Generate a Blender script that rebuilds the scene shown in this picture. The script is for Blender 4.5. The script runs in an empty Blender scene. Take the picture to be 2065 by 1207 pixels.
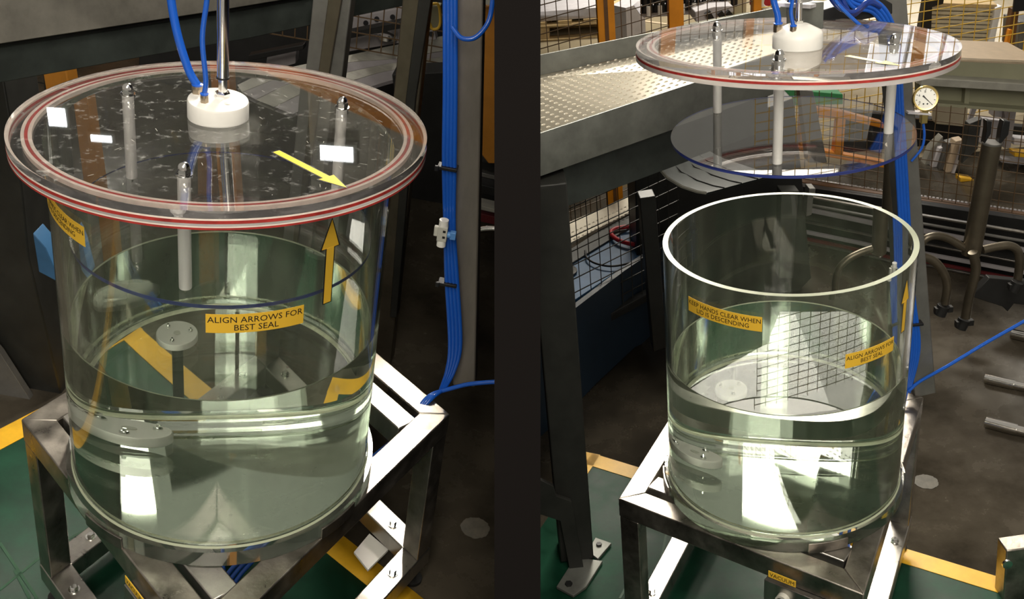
import bpy, bmesh, math, random
import numpy as np
from mathutils import Matrix, Vector
random.seed(7)
SC = bpy.context.scene; COL = SC.collection
PI = math.pi

# ---------------------------------------------------------------- camera
F_PX, W_PX, H_PX = 2200.0, 2065, 1207
CX, CY = 1032.5, 603.5
PITCH = math.radians(29.8)
CAM = Vector((0, 0, 2.3))
cam_data = bpy.data.cameras.new('camera'); cam = bpy.data.objects.new('camera', cam_data); COL.objects.link(cam)
cam_data.sensor_width = 36.0; cam_data.lens = 36.0*F_PX/W_PX; cam_data.clip_start = .05; cam_data.clip_end = 100
cam.location = CAM; cam.rotation_euler = (PI/2-PITCH, 0, 0)
SC.camera = cam
# ---------------------------------------------------------------- the two bays: each stands at its own angle either side of the black partition
POSE = {'L': (.56839916, -.17233503, -.50907866, -.25372299, -1.93186232),
        'R': (.47262297, .1007851, .60572239, -.37011956, -2.45234547)}
def bay_matrix(p):
    B = Matrix(((1,0,0),(0,0,1),(0,-1,0)))
    P = Matrix.Rotation(p[0], 3, 'X'); Q = Matrix.Rotation(p[1], 3, 'Z')
    m = (Q @ P @ B).to_4x4(); m.translation = Vector(p[2:5])
    c = Matrix.Rotation(PI/2-PITCH, 4, 'X'); c.translation = CAM
    return c @ m
BAY = {k: bay_matrix(v) for k, v in POSE.items()}
# ---------------------------------------------------------------- exposure, world and large lamps
SC.view_settings.view_transform = 'Standard'; SC.view_settings.look = 'None'
SC.view_settings.gamma = 1; SC.view_settings.exposure = 0.0; SC.view_settings.use_curve_mapping = False
SC.cycles.max_bounces = 24; SC.cycles.transmission_bounces = 24; SC.cycles.glossy_bounces = 8
SC.cycles.diffuse_bounces = 3; SC.cycles.transparent_max_bounces = 16
SC.cycles.sample_clamp_indirect = 6.0; SC.cycles.caustics_refractive = True; SC.cycles.blur_glossy = .3
world = bpy.data.worlds.new('hall_light'); SC.world = world; world.use_nodes = True
wb = world.node_tree.nodes['Background']; wb.inputs[0].default_value = (1.0, .93, .8, 1); wb.inputs[1].default_value = .30
def area(name, bay, loc, target, size, watts, col=(1,.93,.8), size_y=None, spread=None):
    d = bpy.data.lights.new(name, 'AREA'); d.energy = watts; d.size = size; d.color = col
    if spread: d.spread = math.radians(spread)
    if size_y: d.shape = 'RECTANGLE'; d.size_y = size_y
    o = bpy.data.objects.new(name, d); COL.objects.link(o)
    v = Vector(target)-Vector(loc); q = v.to_track_quat('-Z', 'Y')
    o.matrix_world = BAY[bay] @ (Matrix.Translation(loc) @ q.to_matrix().to_4x4())
    return o
LAMPS = [
    ('L', (.30, -1.0, 2.6), (.05, 0, .1), .35, 15, None, None),
    ('R', (-.1, -1.0, 2.8), (.0, 0, .1), .35, 20, None, None),
    ('L', (.2, -3.4, 2.9), (0, 0, .3), 1.6, 48, None, None),  # added front fill behind the viewpoint, not a lamp of the hall
    ('R', (-.2, -3.6, 3.1), (0, 0, .3), 1.6, 58, None, None),  # same added front fill for the right bay
    ('R', (.9, 6.6, 4.4), (.9, 6.1, 0), 2.6, 430, 1.5, None),
    ('L', (.22, 2.62, 2.2), (.0, .1, .1), .70, 22, .52, 50),
    ('R', (.95, 4.1, 2.9), (.0, .1, .1), 1.8, 22, .8, 45),
]
for (b, l, t, s, w, sy, sp) in LAMPS: area('hall_and_fill_lamp', b, l, t, s, w, size_y=sy, spread=sp)

# ---------------------------------------------------------------- materials
MATS = {}
def mat(name, col, rough=.5, metal=0, noise=0, nscale=20, bump=0, bscale=60, trans=0, ior=1.45, emit=None, estr=1, coat=0, col2=None, stretch=None, rnoise=0, alpha=None, spec=None):
    if name in MATS: return MATS[name]
    m = bpy.data.materials.new(name); m.use_nodes = True; nt = m.node_tree; b = nt.nodes['Principled BSDF']
    b.inputs['Base Color'].default_value = (*col, 1); b.inputs['Roughness'].default_value = rough
    b.inputs['Metallic'].default_value = metal; b.inputs['IOR'].default_value = ior
    b.inputs['Transmission Weight'].default_value = trans
    if coat: b.inputs['Coat Weight'].default_value = coat; b.inputs['Coat Roughness'].default_value = .1
    if spec is not None: b.inputs['Specular IOR Level'].default_value = spec
    if emit: b.inputs['Emission Color'].default_value = (*emit, 1); b.inputs['Emission Strength'].default_value = estr
    if noise or bump or rnoise:
        tc = nt.nodes.new('ShaderNodeTexCoord'); mp = nt.nodes.new('ShaderNodeMapping'); nt.links.new(tc.outputs['Object'], mp.inputs[0])
        if stretch: mp.inputs['Scale'].default_value = stretch
        if noise or rnoise:
            n = nt.nodes.new('ShaderNodeTexNoise'); n.inputs['Scale'].default_value = nscale; n.inputs['Detail'].default_value = 8; n.inputs['Roughness'].default_value = .65
            nt.links.new(mp.outputs[0], n.inputs['Vector'])
            if noise:
                r = nt.nodes.new('ShaderNodeValToRGB'); r.color_ramp.elements[0].position = .35; r.color_ramp.elements[1].position = .68
                c2 = col2 if col2 else tuple(min(1, c*(1+noise)) for c in col); c1 = tuple(c*(1-noise) for c in col) if not col2 else col
                r.color_ramp.elements[0].color = (*c1, 1); r.color_ramp.elements[1].color = (*c2, 1)
                nt.links.new(n.outputs['Fac'], r.inputs[0]); nt.links.new(r.outputs[0], b.inputs['Base Color'])
            if rnoise:
                mr = nt.nodes.new('ShaderNodeMapRange'); mr.inputs['From Min'].default_value = .3; mr.inputs['From Max'].default_value = .7
                mr.inputs['To Min'].default_value = max(.02, rough-rnoise); mr.inputs['To Max'].default_value = min(1, rough+rnoise)
                nt.links.new(n.outputs['Fac'], mr.inputs[0]); nt.links.new(mr.outputs[0], b.inputs['Roughness'])
        if bump:
            n2 = nt.nodes.new('ShaderNodeTexNoise'); n2.inputs['Scale'].default_value = bscale; n2.inputs['Detail'].default_value = 6
            nt.links.new(mp.outputs[0], n2.inputs['Vector']); bp = nt.nodes.new('ShaderNodeBump'); bp.inputs['Strength'].default_value = bump; bp.inputs['Distance'].default_value = .01
            nt.links.new(n2.outputs['Fac'], bp.inputs['Height']); nt.links.new(bp.outputs[0], b.inputs['Normal'])
    MATS[name] = m; return m
M = dict(
    acrylic = mat('acrylic', (.975, .99, .985), .0, trans=1, ior=1.49),
    lidglass = mat('lid_acrylic', (.99, .985, .985), .0, trans=1, ior=1.49),
    frost = mat('sawn_acrylic_edge', (.44, .48, .34), .5, trans=.15, ior=1.49),
    water = mat('water', (.895, .955, .865), .0, trans=1, ior=1.33),
    blueedge = mat('blue_sheet_edge', (.035, .05, .22), .15, noise=.5, nscale=8, stretch=(1,1,60)),
    sheet = mat('clear_sheet', (.985, .99, .995), .0, trans=1, ior=1.45),
    white = mat('white_nylon', (.78, .76, .72), .38, noise=.04, nscale=15),
    rod = mat('white_nylon_rod', (.80, .78, .75), .42, noise=.06, nscale=30, stretch=(1,1,.3)),
    red = mat('red_silicone', (.40, .035, .03), .45, noise=.35, nscale=25),
    cream = mat('cream_seal', (.85, .74, .66), .5, noise=.1, nscale=60),
    chrome = mat('chrome', (.82, .81, .79), .16, 1),
    steel = mat('stainless_steel', (.33, .30, .265), .36, .95, noise=.35, nscale=14, rnoise=.12, bump=.06, bscale=90),
    steel2 = mat('brushed_stainless', (.42, .40, .37), .33, .95, noise=.15, nscale=30, stretch=(1,1,.08), rnoise=.08),
    nickel = mat('nickel_brass', (.45, .37, .28), .3, 1),
    brass = mat('brass', (.62, .47, .18), .25, 1),
    hose = mat('blue_polyurethane_hose', (.012, .10, .52), .22, coat=.4),
    hose_dark = mat('dark_blue_hose', (.01, .035, .22), .18, coat=.5),
    sticker = mat('yellow_label', (.83, .50, .045), .45),
    sticker2 = mat('bright_yellow_label', (.90, .66, .02), .35),
    ink = mat('black_ink', (.012, .012, .014), .5),
    black = mat('black_plastic', (.012, .012, .013), .4),
    tie = mat('black_nylon_tie', (.01, .01, .012), .45),
    valve = mat('grey_plastic', (.55, .54, .48), .45),
    valveblue = mat('light_blue_plastic', (.10, .27, .62), .4),
    galv = mat('galvanised_steel', (.155, .16, .145), .5, .45, noise=.22, nscale=12, rnoise=.1),
    tread = mat('tread_plate', (.46, .42, .34), .40, .45, noise=.12, nscale=10),
    darkgreen = mat('dark_painted_steel', (.030, .036, .033), .5, noise=.3, nscale=12),
    darksteel = mat('dark_grey_steel', (.045, .046, .042), .5, noise=.4, nscale=10, bump=.04),
    blackmetal = mat('black_machine_steel', (.010, .010, .010), .5, noise=.4, nscale=10),
    bronze = mat('brown_tinted_stainless', (.13, .11, .08), .35, .7, noise=.3, nscale=6),
    greypost = mat('grey_steel_post', (.16, .155, .145), .45, .4, noise=.25, nscale=8),
    navy = mat('navy_panel', (.008, .017, .030), .45, noise=.2, nscale=5),
    bluetray = mat('blue_painted_tray', (.035, .11, .23), .45, noise=.2, nscale=6),
    mastgrey = mat('mast_grey_steel', (.24,.215,.185), .42, .4, noise=.25, nscale=8, stretch=(1,1,.3)),
    dullsheet = mat('dull_grey_sheet', (.165,.155,.135), .55, .1, noise=.4, nscale=5, bump=.05, bscale=30),
    treadbump = mat('tread_plate_bumps', (.80,.74,.63), .3, .5),  # paler than the plate: highlights on the bumps put into the colour
    legblack = mat('dark_leg_paint', (.017,.017,.015), .5, noise=.3, nscale=10),
    wallend = mat('cream_wall_end', (.80,.82,.62), .35, noise=.2, nscale=40),  # bright refracted end of the tank wall, put into a cream colour
    orange = mat('orange_paint', (.70, .25, .012), .4, noise=.12, nscale=8),
    orange2 = mat('orange_brown_paint', (.42, .17, .02), .45, noise=.15, nscale=8),
    yellowwire = mat('yellow_wire', (.72, .45, .05), .45),
    rustwire = mat('brown_wire', (.085, .05, .022), .55),
    blackwire = mat('black_wire', (.015, .013, .010), .55),
    brownrail = mat('brown_rail', (.13, .06, .022), .5, noise=.2),
    beige = mat('beige_paint', (.60, .47, .33), .5, noise=.08),
    olive = mat('olive_grey_paint', (.25, .245, .165), .5, noise=.1, nscale=6),
    palegrey = mat('pale_lavender_grey', (.55, .53, .56), .6, noise=.08),
    lav = mat('lavender_grey_paint', (.30, .28, .29), .55, noise=.15, nscale=8),
    conc = mat('pale_grey_metal_sheet', (.33, .32, .28), .45, .2, noise=.22, nscale=7, stretch=(1,3,1)),
    whitewall = mat('white_wall', (.8, .8, .82), .6),
    wood = mat('pallet_wood', (.55, .40, .20), .6, noise=.25, nscale=9, stretch=(1,8,1)),
    darkred = mat('dark_red_paint', (.10, .012, .014), .5),
    redplastic = mat('red_plastic', (.45, .02, .03), .4),
    green = mat('bright_green_paint', (.05, .28, .11), .5, noise=.1),
    hallfloor = mat('hall_floor', (.36, .30, .20), .35, noise=.12, nscale=3, rnoise=.1),
    tape = mat('yellow_floor_tape', (.72, .40, .02), .42, noise=.12, nscale=14, bump=.05),
    greenfloor = mat('green_floor_paint', (.006, .042, .022), .5, noise=.35, nscale=9, rnoise=.1, bump=.05, bscale=25, spec=.25),
    groove = mat('floor_scoring', (.02, .07, .035), .6),
    darkfloor = mat('dark_concrete_floor', (.062, .052, .038), .25, noise=.5, nscale=3.2, rnoise=.12, bump=.05, bscale=12),
    stain = mat('floor_patch', (.060, .052, .034), .5, noise=.3, nscale=30),
    partition = mat('matt_black_partition', (.0095, .0082, .008), .9, spec=0.0),
    whiteplate = mat('white_parts_and_lit_plate', (.9, .88, .83), .35, noise=.03),  # white parts; also whitens the lower plate with the light falling on it
    gaugeface = mat('gauge_face', (.85, .84, .78), .3),
    lit_panel_face = mat('panel_glow', (1, 1, 1), .5, emit=(.95, .97, 1.0), estr=14),
    window = mat('bright_window', (.9, .9, .95), .5, emit=(.93, .95, 1.0), estr=1.05),
)
def dirt_or_veil(m, dust_or_veil, base, amp, scale, stretch=(1,1,1), lo=.45, hi=.75):
    nt = m.node_tree; b = nt.nodes['Principled BSDF']; out = [n for n in nt.nodes if n.type == 'OUTPUT_MATERIAL'][0]
    d = nt.nodes.new('ShaderNodeBsdfDiffuse'); d.inputs[0].default_value = (*dust_or_veil, 1); mx = nt.nodes.new('ShaderNodeMixShader')
    tc = nt.nodes.new('ShaderNodeTexCoord'); mp = nt.nodes.new('ShaderNodeMapping'); mp.inputs['Scale'].default_value = stretch; n = nt.nodes.new('ShaderNodeTexNoise')
    n.inputs['Scale'].default_value = scale; n.inputs['Detail'].default_value = 9; n.inputs['Roughness'].default_value = .75
    mr = nt.nodes.new('ShaderNodeMapRange'); mr.inputs['From Min'].default_value = lo; mr.inputs['From Max'].default_value = hi; mr.inputs['To Min'].default_value = base; mr.inputs['To Max'].default_value = base+amp
    nt.links.new(tc.outputs['Object'], mp.inputs[0]); nt.links.new(mp.outputs[0], n.inputs['Vector']); nt.links.new(n.outputs['Fac'], mr.inputs[0])
    nt.links.new(mr.outputs[0], mx.inputs[0]); nt.links.new(b.outputs[0], mx.inputs[1]); nt.links.new(d.outputs[0], mx.inputs[2]); nt.links.new(mx.outputs[0], out.inputs[0])
dirt_or_veil(M['acrylic'], (.62,.70,.50), .025, .05, 7, (3,3,.35))  # greenish luminous veil of the tank put into the wall's colour
M['scratched'] = mat('scratched_lid_face', (.99,.985,.985), .0, trans=1, ior=1.49); dirt_or_veil(M['scratched'], (.75,.74,.72), .012, .30, 48, lo=.56, hi=.74)
M['baseglass'] = mat('scuffed_base_acrylic', (.97,.985,.975), .02, trans=1, ior=1.49); dirt_or_veil(M['baseglass'], (.62,.72,.60), .01, .05, 14)
M['hazyside'] = mat('polished_lid_side', (.99,.985,.985), .0, trans=1, ior=1.49); dirt_or_veil(M['hazyside'], (.70,.66,.66), .10, .25, 9, (1,1,3))
M['lidedge'] = mat('hazy_lid_edge', (.80,.74,.72), .35, trans=.55, ior=1.49)
# ---------------------------------------------------------------- pixel rays into a bay
class Ray:
    def __init__(s, bay):
        s.bay = bay; s.inv = BAY[bay].inverted(); s.o = s.inv @ CAM
    def d(s, px, py):
        c = Vector(((px-CX)/F_PX, -(py-CY)/F_PX, -1)); c = Matrix.Rotation(PI/2-PITCH, 3, 'X') @ c
        return s.inv.to_3x3() @ c
    def z(s, px, py, z): d = s.d(px, py); return s.o+d*((z-s.o.z)/d.z)
    def y(s, px, py, y): d = s.d(px, py); return s.o+d*((y-s.o.y)/d.y)
    def x(s, px, py, x): d = s.d(px, py); return s.o+d*((x-s.o.x)/d.x)
    def v(s, px, py, a, b):
        n = Vector((-(b[1]-a[1]), b[0]-a[0], 0)); d = s.d(px, py); A = Vector((a[0], a[1], 0))
        return s.o+d*((A-s.o).dot(n)/d.dot(n))
    def r(s, px, py, r):
        d = s.d(px, py); o = s.o; a = d.x**2+d.y**2; b = 2*(o.x*d.x+o.y*d.y); c = o.x**2+o.y**2-r*r
        return o+d*((-b-math.sqrt(max(0, b*b-4*a*c)))/(2*a))
RAY = {k: Ray(k) for k in 'LR'}
# ---------------------------------------------------------------- mesh builder (bay coordinates)
class MB:
    def __init__(s): s.v = []; s.f = []; s.m = []; s.sm = []
    def add(s, vs, fs, mi=0, smooth=False):
        k = len(s.v); s.v += [Vector(p) for p in vs]; s.f += [tuple(i+k for i in f) for f in fs]; s.m += [mi]*len(fs); s.sm += [smooth]*len(fs); return s
    def prism(s, poly, off, mi=0):
        off = Vector(off); poly = [Vector(p) for p in poly]; n = len(poly)
        nrm = Vector((0,0,0))
        for i in range(n): nrm += poly[i].cross(poly[(i+1) % n])
        if nrm.dot(off) > 0: poly = poly[::-1]
        vs = poly+[p+off for p in poly]
        fs = [tuple(range(n)), tuple(range(2*n-1, n-1, -1))]+[(i, i+n, (i+1) % n+n, (i+1) % n) for i in range(n)]
        return s.add(vs, fs, mi)
    def box(s, lo, hi, mi=0):
        (a,b,c),(d,e,f) = lo, hi
        return s.prism([(a,b,c),(d,b,c),(d,e,c),(a,e,c)], (0,0,f-c), mi)
    def beam(s, p, q, w, h, up=(0,0,1), mi=0, shift=(0,0,0)):
        p, q = Vector(p)+Vector(shift), Vector(q)+Vector(shift); d = (q-p).normalized(); up = Vector(up); sd = d.cross(up).normalized(); u = sd.cross(d)
        a, b = sd*(w/2), u*(h/2)
        return s.prism([p-a-b, p+a-b, p+a+b, p-a+b], q-p, mi)
    def tube(s, pts, r, seg=10, mi=0, caps=True, r2=None):
        pts = [Vector(p) for p in pts]; n = len(pts); vs = []; ref = None
        for i, p in enumerate(pts):
            t = (pts[min(i+1, n-1)]-pts[max(i-1, 0)]).normalized()
            if ref is None: ref = t.orthogonal().normalized()
            ref = (ref-t*ref.dot(t)).normalized(); b = t.cross(ref)
            rr = r if r2 is None else r+(r2-r)*i/(n-1)
            vs += [p+(ref*math.cos(2*PI*k/seg)+b*math.sin(2*PI*k/seg))*rr for k in range(seg)]
        fs = [(i*seg+k, i*seg+(k+1) % seg, (i+1)*seg+(k+1) % seg, (i+1)*seg+k) for i in range(n-1) for k in range(seg)]
        s.add(vs, fs, mi, True)
        if caps:
            k0 = len(s.v)-len(vs)
            s.f += [tuple(k0+k for k in range(seg-1, -1, -1)), tuple(k0+(n-1)*seg+k for k in range(seg))]; s.m += [mi, mi]; s.sm += [False, False]
        return s
    def lathe(s, prof, c=(0,0,0), seg=48, mi=0, smooth=True, closed=False, M4=None):
        """prof: (r, z) from bottom to top, outside; r=0 closes"""
        c = Vector(c); vs = []; idx = []
        for (r, z) in prof:
            if r < 1e-9: idx.append([len(vs)]); vs.append(Vector((0,0,z)))
            else: idx.append(list(range(len(vs), len(vs)+seg))); vs += [Vector((r*math.cos(2*PI*k/seg), r*math.sin(2*PI*k/seg), z)) for k in range(seg)]
        fs = []
        prs = list(zip(idx, idx[1:]))+([(idx[-1], idx[0])] if closed else [])
        for a, b in prs:
            for k in range(seg):
                k2 = (k+1) % seg
                if len(a) == 1 and len(b) == 1: continue
                if len(a) == 1: fs.append((a[0], b[k2], b[k]))
                elif len(b) == 1: fs.append((a[k], a[k2], b[0]))
                else: fs.append((a[k], a[k2], b[k2], b[k]))
        if M4 is not None: vs = [M4 @ v for v in vs]
        return s.add([v+c for v in vs], fs, mi, smooth)
def mkmesh(mb, mats, org, bevel=0, name='mesh'):
    me = bpy.data.meshes.new(name); org = Vector(org)
    me.from_pydata([tuple(v-org) for v in mb.v], [], mb.f)
    for m in (mats if isinstance(mats, (list, tuple)) else [mats]): me.materials.append(M[m] if isinstance(m, str) else m)
    me.polygons.foreach_set('material_index', mb.m); me.polygons.foreach_set('use_smooth', mb.sm)
    me.validate(); me.update(); me.set_sharp_from_angle(angle=math.radians(38))
    return me
def finish(o, bevel, seg=2):
    if bevel:
        md = o.modifiers.new('bevel', 'BEVEL'); md.width = bevel; md.segments = seg; md.limit_method = 'ANGLE'; md.angle_limit = math.radians(40)
        md.harden_normals = False
ORG = {}; BAYOF = {}
def tagp(o, label=None, cat=None, group=None, kind=None):
    if label: o['label'] = label
    if cat: o['category'] = cat
    if group: o['group'] = group
    if kind: o['kind'] = kind
    return o
def thing(name, bay, label, cat, loc=(0,0,0), group=None):
    o = bpy.data.objects.new(name, None); COL.objects.link(o); o.empty_display_size = .05
    o.matrix_world = BAY[bay] @ Matrix.Translation(loc); ORG[o] = Vector(loc); BAYOF[o] = bay
    return tagp(o, label, cat, group)
def part(name, mb, mats, parent, bevel=0, label=None, kind=None):
    org = ORG[parent]; me = mkmesh(mb, mats, org, name=name); o = bpy.data.objects.new(name, me); COL.objects.link(o)
    o.parent = parent; ORG[o] = org; finish(o, bevel); return tagp(o, label, kind=kind)
def solid(name, mb, mats, bay, label=None, cat=None, group=None, kind=None, bevel=0):
    lo = [min(v[i] for v in mb.v) for i in range(3)]; hi = [max(v[i] for v in mb.v) for i in range(3)]
    org = Vector(((lo[0]+hi[0])/2, (lo[1]+hi[1])/2, lo[2]))
    me = mkmesh(mb, mats, org, name=name); o = bpy.data.objects.new(name, me); COL.objects.link(o)
    o.matrix_world = BAY[bay] @ Matrix.Translation(org); ORG[o] = org; BAYOF[o] = bay; finish(o, bevel); return tagp(o, label, cat, group, kind)
def smooth_path(pts, n=8):
    pts = [Vector(p) for p in pts]; P = [pts[0]*2-pts[1]]+pts+[pts[-1]*2-pts[-2]]; out = []
    for i in range(1, len(P)-2):
        a, b, c, d = P[i-1:i+3]
        for k in range(n):
            t = k/n; out.append(.5*((2*b)+(c-a)*t+(2*a-5*b+4*c-d)*t*t+(3*b-a-3*c+d)*t**3))
    out.append(P[-2]); return out
# text as flat triangles in (u, v), height-normalised
_TXT = {}
def text_uv(s):
    if s in _TXT: return _TXT[s]
    cu = bpy.data.curves.new('t', 'FONT'); cu.body = s; cu.size = 1; cu.align_x = 'CENTER'; cu.align_y = 'CENTER'; cu.resolution_u = 2; cu.space_line = .95
    ob = bpy.data.objects.new('t', cu); COL.objects.link(ob); bpy.context.view_layer.update()
    me = ob.to_mesh(); vs = [(v.co.x, v.co.y) for v in me.vertices]; fs = [tuple(p.vertices) for p in me.polygons]
    ob.to_mesh_clear(); bpy.data.objects.remove(ob); bpy.data.curves.remove(cu)
    xs = [v[0] for v in vs]; ys = [v[1] for v in vs]; cx, cy = (max(xs)+min(xs))/2, (max(ys)+min(ys))/2
    vs = [((x-cx), (y-cy)) for x, y in vs]
    _TXT[s] = (vs, fs, max(xs)-min(xs), max(ys)-min(ys)); return _TXT[s]
def label_on(mb, s, fn, w, h, mi=1, fill=(.92, .8)):
    """letters laid by fn(u, v, lift) on a label w by h"""
    vs, fs, tw, th = text_uv(s); k = min(w*fill[0]/tw, h*fill[1]/th)
    kx, ky = k, k
    mb.add([fn(x*kx, y*ky, .0004) for x, y in vs], fs, mi)

# ================================================================ the test rig, one per bay
FLOOR = -.50
RT = .25
SPEC = {
 'L': dict(H=.5859, w=.0117, hw=.292, rF=.2609, tF=.030, rL=.2965, tL=.0265, rD=.2261, gD=.1412, lift=0, ltx=-.0566, lty=-.0538,
           rods=((258,190),(371,352),(690,217)), hub=(440,235), keep=(-119.4,-152.,.513,.5275), align=(-78.3,-47.,.4335), arrow=(-38.1,.437,.580), puck=(-.122,.108),
           Lf=(-.371,.004), Rt=(.377,.226), hubr=.0445, larrow=((557,306),(699,379))),
 'R': dict(H=.5547, w=.0109, hw=.2908, rF=.2598, tF=.0309, rL=.2902, tL=.0262, rD=.2284, gD=.1513, lift=.3716, ltx=-.0697, lty=.0537,
           rods=((1446,62),(1572,121),(1804,88)), hub=(1608,95), keep=(-115.5,-153.2,.4855,.5005), align=(-79.6,-52.2,.407), arrow=(-44.6,.415,.532), puck=(-.092,.103),
           Lf=(-.373,-.022), Rt=(.422,.256), hubr=.0445, larrow=((1709,113),(1815,133))),
}
WORDS = {'L': 'closed test tank at the left', 'R': 'open test tank at the right'}
def rig(bay):
    S = SPEC[bay]; R = RAY[bay]; where = WORDS[bay]; ws = 'left' if bay == 'L' else 'right'
    ri = RT-S['w']; H = S['H']
    # ---- tank
    t = thing('vacuum_tank', bay, ('clear acrylic cylinder tank closed by its lid, half full of water' if bay == 'L' else 'open clear acrylic cylinder tank with bare frosted rim, half full of water'), 'tank', (0,0,-S['tF']))
    seg = 192
    wall = MB(); wall.lathe([(ri, -.0012), (RT, -.0012), (RT, H), (ri, H)], seg=seg, closed=True)
    wall.sm = [True]*len(wall.sm)
    nf = seg
    wall.m = [0]*len(wall.m)
    for k in range(nf*2, nf*3): wall.m[k] = 1; wall.sm[k] = False
    for k in range(0, nf): wall.sm[k] = False
    part('cylinder_wall', wall, ['acrylic', 'frost' if bay == 'R' else 'acrylic'], t)
    b = MB(); b.lathe([(0, -S['tF']), (S['rF'], -S['tF']), (S['rF'], 0), (0, 0)], seg=seg); b.sm = [nf <= i < 2*nf for i in range(len(b.sm))]
    part('base_plate', b, 'baseglass', t)
    # glued joint bead
    j = MB(); j.lathe([(RT+.0003, 0.0002), (RT+.003, .0003), (RT+.0005, .0035)], seg=96, closed=True); part('joint_ring', j, 'frost', t)
    def cyl(a0, z0, r=RT+.0006):
        def fn(u, v, lift=0):
            a = math.radians(a0)+u/RT; return ((r+lift)*math.cos(a), (r+lift)*math.sin(a), z0+v)
        return fn
    def wrap(name, a1, a2, z0, h, words, tilt=0, lab=None, m='sticker'):
        am = (a1+a2)/2; w = abs(math.radians(a2-a1))*RT; mb = MB(); f0 = cyl(am, z0); n = 24
        fn = lambda u, v, lift=0: f0(u, v+u*tilt, lift)
        vs = []; 
        for i in range(n+1):
            u = -w/2+w*i/n; vs += [fn(u, -h/2, -.0005), fn(u, h/2, -.0005), fn(u, h/2, 0), fn(u, -h/2, 0)]
        fs = []
        for i in range(n):
            for k in range(4): fs.append((i*4+k, i*4+(k+1) % 4, (i+1)*4+(k+1) % 4, (i+1)*4+k))
        fs += [(0,1,2,3)[::-1], tuple(n*4+k for k in (0,1,2,3))]
        mb.add(vs, fs, 0); label_on(mb, words, fn, w, h, 1, (.97,.84)); part(name, mb, [m, 'ink'], t, label=lab)
    a1, a2, zr, zl = S['keep']; wrap('warning_label', a1, a2, (zr+zl)/2, .031, 'KEEP HANDS CLEAR WHEN\nLID IS DESCENDING', tilt=0, lab='yellow label about keeping hands clear')
    a1, a2, z0 = S['align']; wrap('instruction_label', a1, a2, z0, .031, 'ALIGN ARROWS FOR\nBEST SEAL', lab='yellow label about aligning the arrows')
    a, z0, z1 = S['arrow']
    def arrow(mb, fn, L, w=.013, hw=.03, hl=.045, th=.0006):
        for (k, mi, lift) in ((.0017, 1, 0), (0, 0, .0003)):
            pts = [(-w/2-k, -L/2-k), (w/2+k, -L/2-k), (w/2+k, L/2-hl-k*.2), (hw/2+k*1.6, L/2-hl-k), (0, L/2+k*2.2), (-hw/2-k*1.6, L/2-hl-k), (-w/2-k, L/2-hl-k*.2)]
            vs = [fn(x, y, lift) for x, y in pts]
            mb.add(vs, [(0,1,2,6), (3,4,5), (2,3,5,6)], mi)
    mb = MB(); arrow(mb, cyl(a, (z0+z1)/2), z1-z0-.006); part('arrow_sticker', mb, ['sticker', 'ink'], t, label='yellow arrow pointing up')
    # ---- water
    w = MB(); rw = ri+.0006; w.lathe([(0, -.0006), (rw, -.0006), (rw, S['hw']), (0, S['hw'])], seg=seg); w.sm = [nf <= i < 2*nf for i in range(len(w.sm))]
    wo = solid('water', w, 'water', bay, 'still greenish water half filling the '+where, 'water')
    mn = MB(); mn.lathe([(ri-.0022,S['hw']-.0004),(ri-.0002,S['hw']-.0004),(ri-.0002,S['hw']+.0016),(ri-.0009,S['hw']+.0006)], seg=seg, closed=True); part('meniscus_glint', mn, 'frost', wo)  # bright glint along the waterline, put into a pale frosted ring
    j = MB(); j.lathe([(ri-.0095,.0006),(ri-.0012,.0006),(ri-.0012,.0055),(ri-.0035,.0022)], seg=seg, closed=True); part('joint_ring', j, 'wallend', t)  # added ring: the wall's end, bright by refraction, put into cream colour
    # ---- white disc on tank floor
    px, py = S['puck']; t2 = thing('weight_disc', bay, 'white nylon disc with four screws under water on the floor of the '+('closed' if bay == 'L' else 'open')+' tank', 'disc', (px, py, .001))
    d = MB(); d.lathe([(0,.0011),(.035,.0011),(.0365,.003),(.0365,.020),(.035,.022),(0,.022)], (px,py,0), 48); part('disc_body', d, 'white', t2)
    for k in range(3):
        a = math.radians(30+120*k); s = MB(); c = (px+.024*math.cos(a), py+.024*math.sin(a), .022)
        s.lathe([(.0045,0),(.0045,.004),(.003,.006),(0,.006)], c, 12); s.tube([(c[0],c[1],.028),(c[0],c[1],.034)], .0018, 8); part('screw', s, 'chrome', t2)
    s = MB(); s.lathe([(.006,0),(.006,.0015),(0,.0015)], (px,py,.022), 20); part('centre_cap', s, 'valve', t2)
    # ---- pipe below the plate
    dp = MB(); dp.tube([(px,py,-S['tF']-.001), (px,py,-.30)], .010, 20); dpo = solid('drain_pipe', dp, 'darksteel', bay, 'dark drain pipe hanging under the floor of the '+('closed' if bay == 'L' else 'open')+' tank', 'pipe')
    # ---- lid
    zb = H+S['lift']; T = lambda x, y: zb+.0015+math.tan(S['ltx'])*y-math.tan(S['lty'])*x*1.0
    tilt = Matrix.Translation((0,0,zb+.0015)) @ Matrix.Rotation(S['ltx'], 4, 'X') @ Matrix.Rotation(S['lty'], 4, 'Y')
    lid = thing('tank_cover', bay, ('round clear lid with red seal resting on the closed tank' if bay == 'L' else 'round clear lid raised high above the open tank'), 'lid', (0,0,zb))
    tl, rl = S['tL'], S['rL']
    def disc(r, z0, z1, mi=0, rin=None, sg=seg):
        m = MB()
        if rin is None: m.lathe([(0,z0),(r,z0),(r,z1),(0,z1)], seg=sg, M4=tilt); m.sm = [sg <= i < 2*sg for i in range(len(m.sm))]
        else: m.lathe([(rin,z0),(r,z0),(r,z1),(rin,z1)], seg=sg, closed=True, M4=tilt); m.sm = [(i//sg) in (1, 3) for i in range(len(m.sm))]
        return m
    zt0 = .0158; tp = disc(rl, zt0, tl); tp.m = [1 if i >= 2*seg else (2 if i >= seg else 0) for i in range(len(tp.m))]
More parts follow.
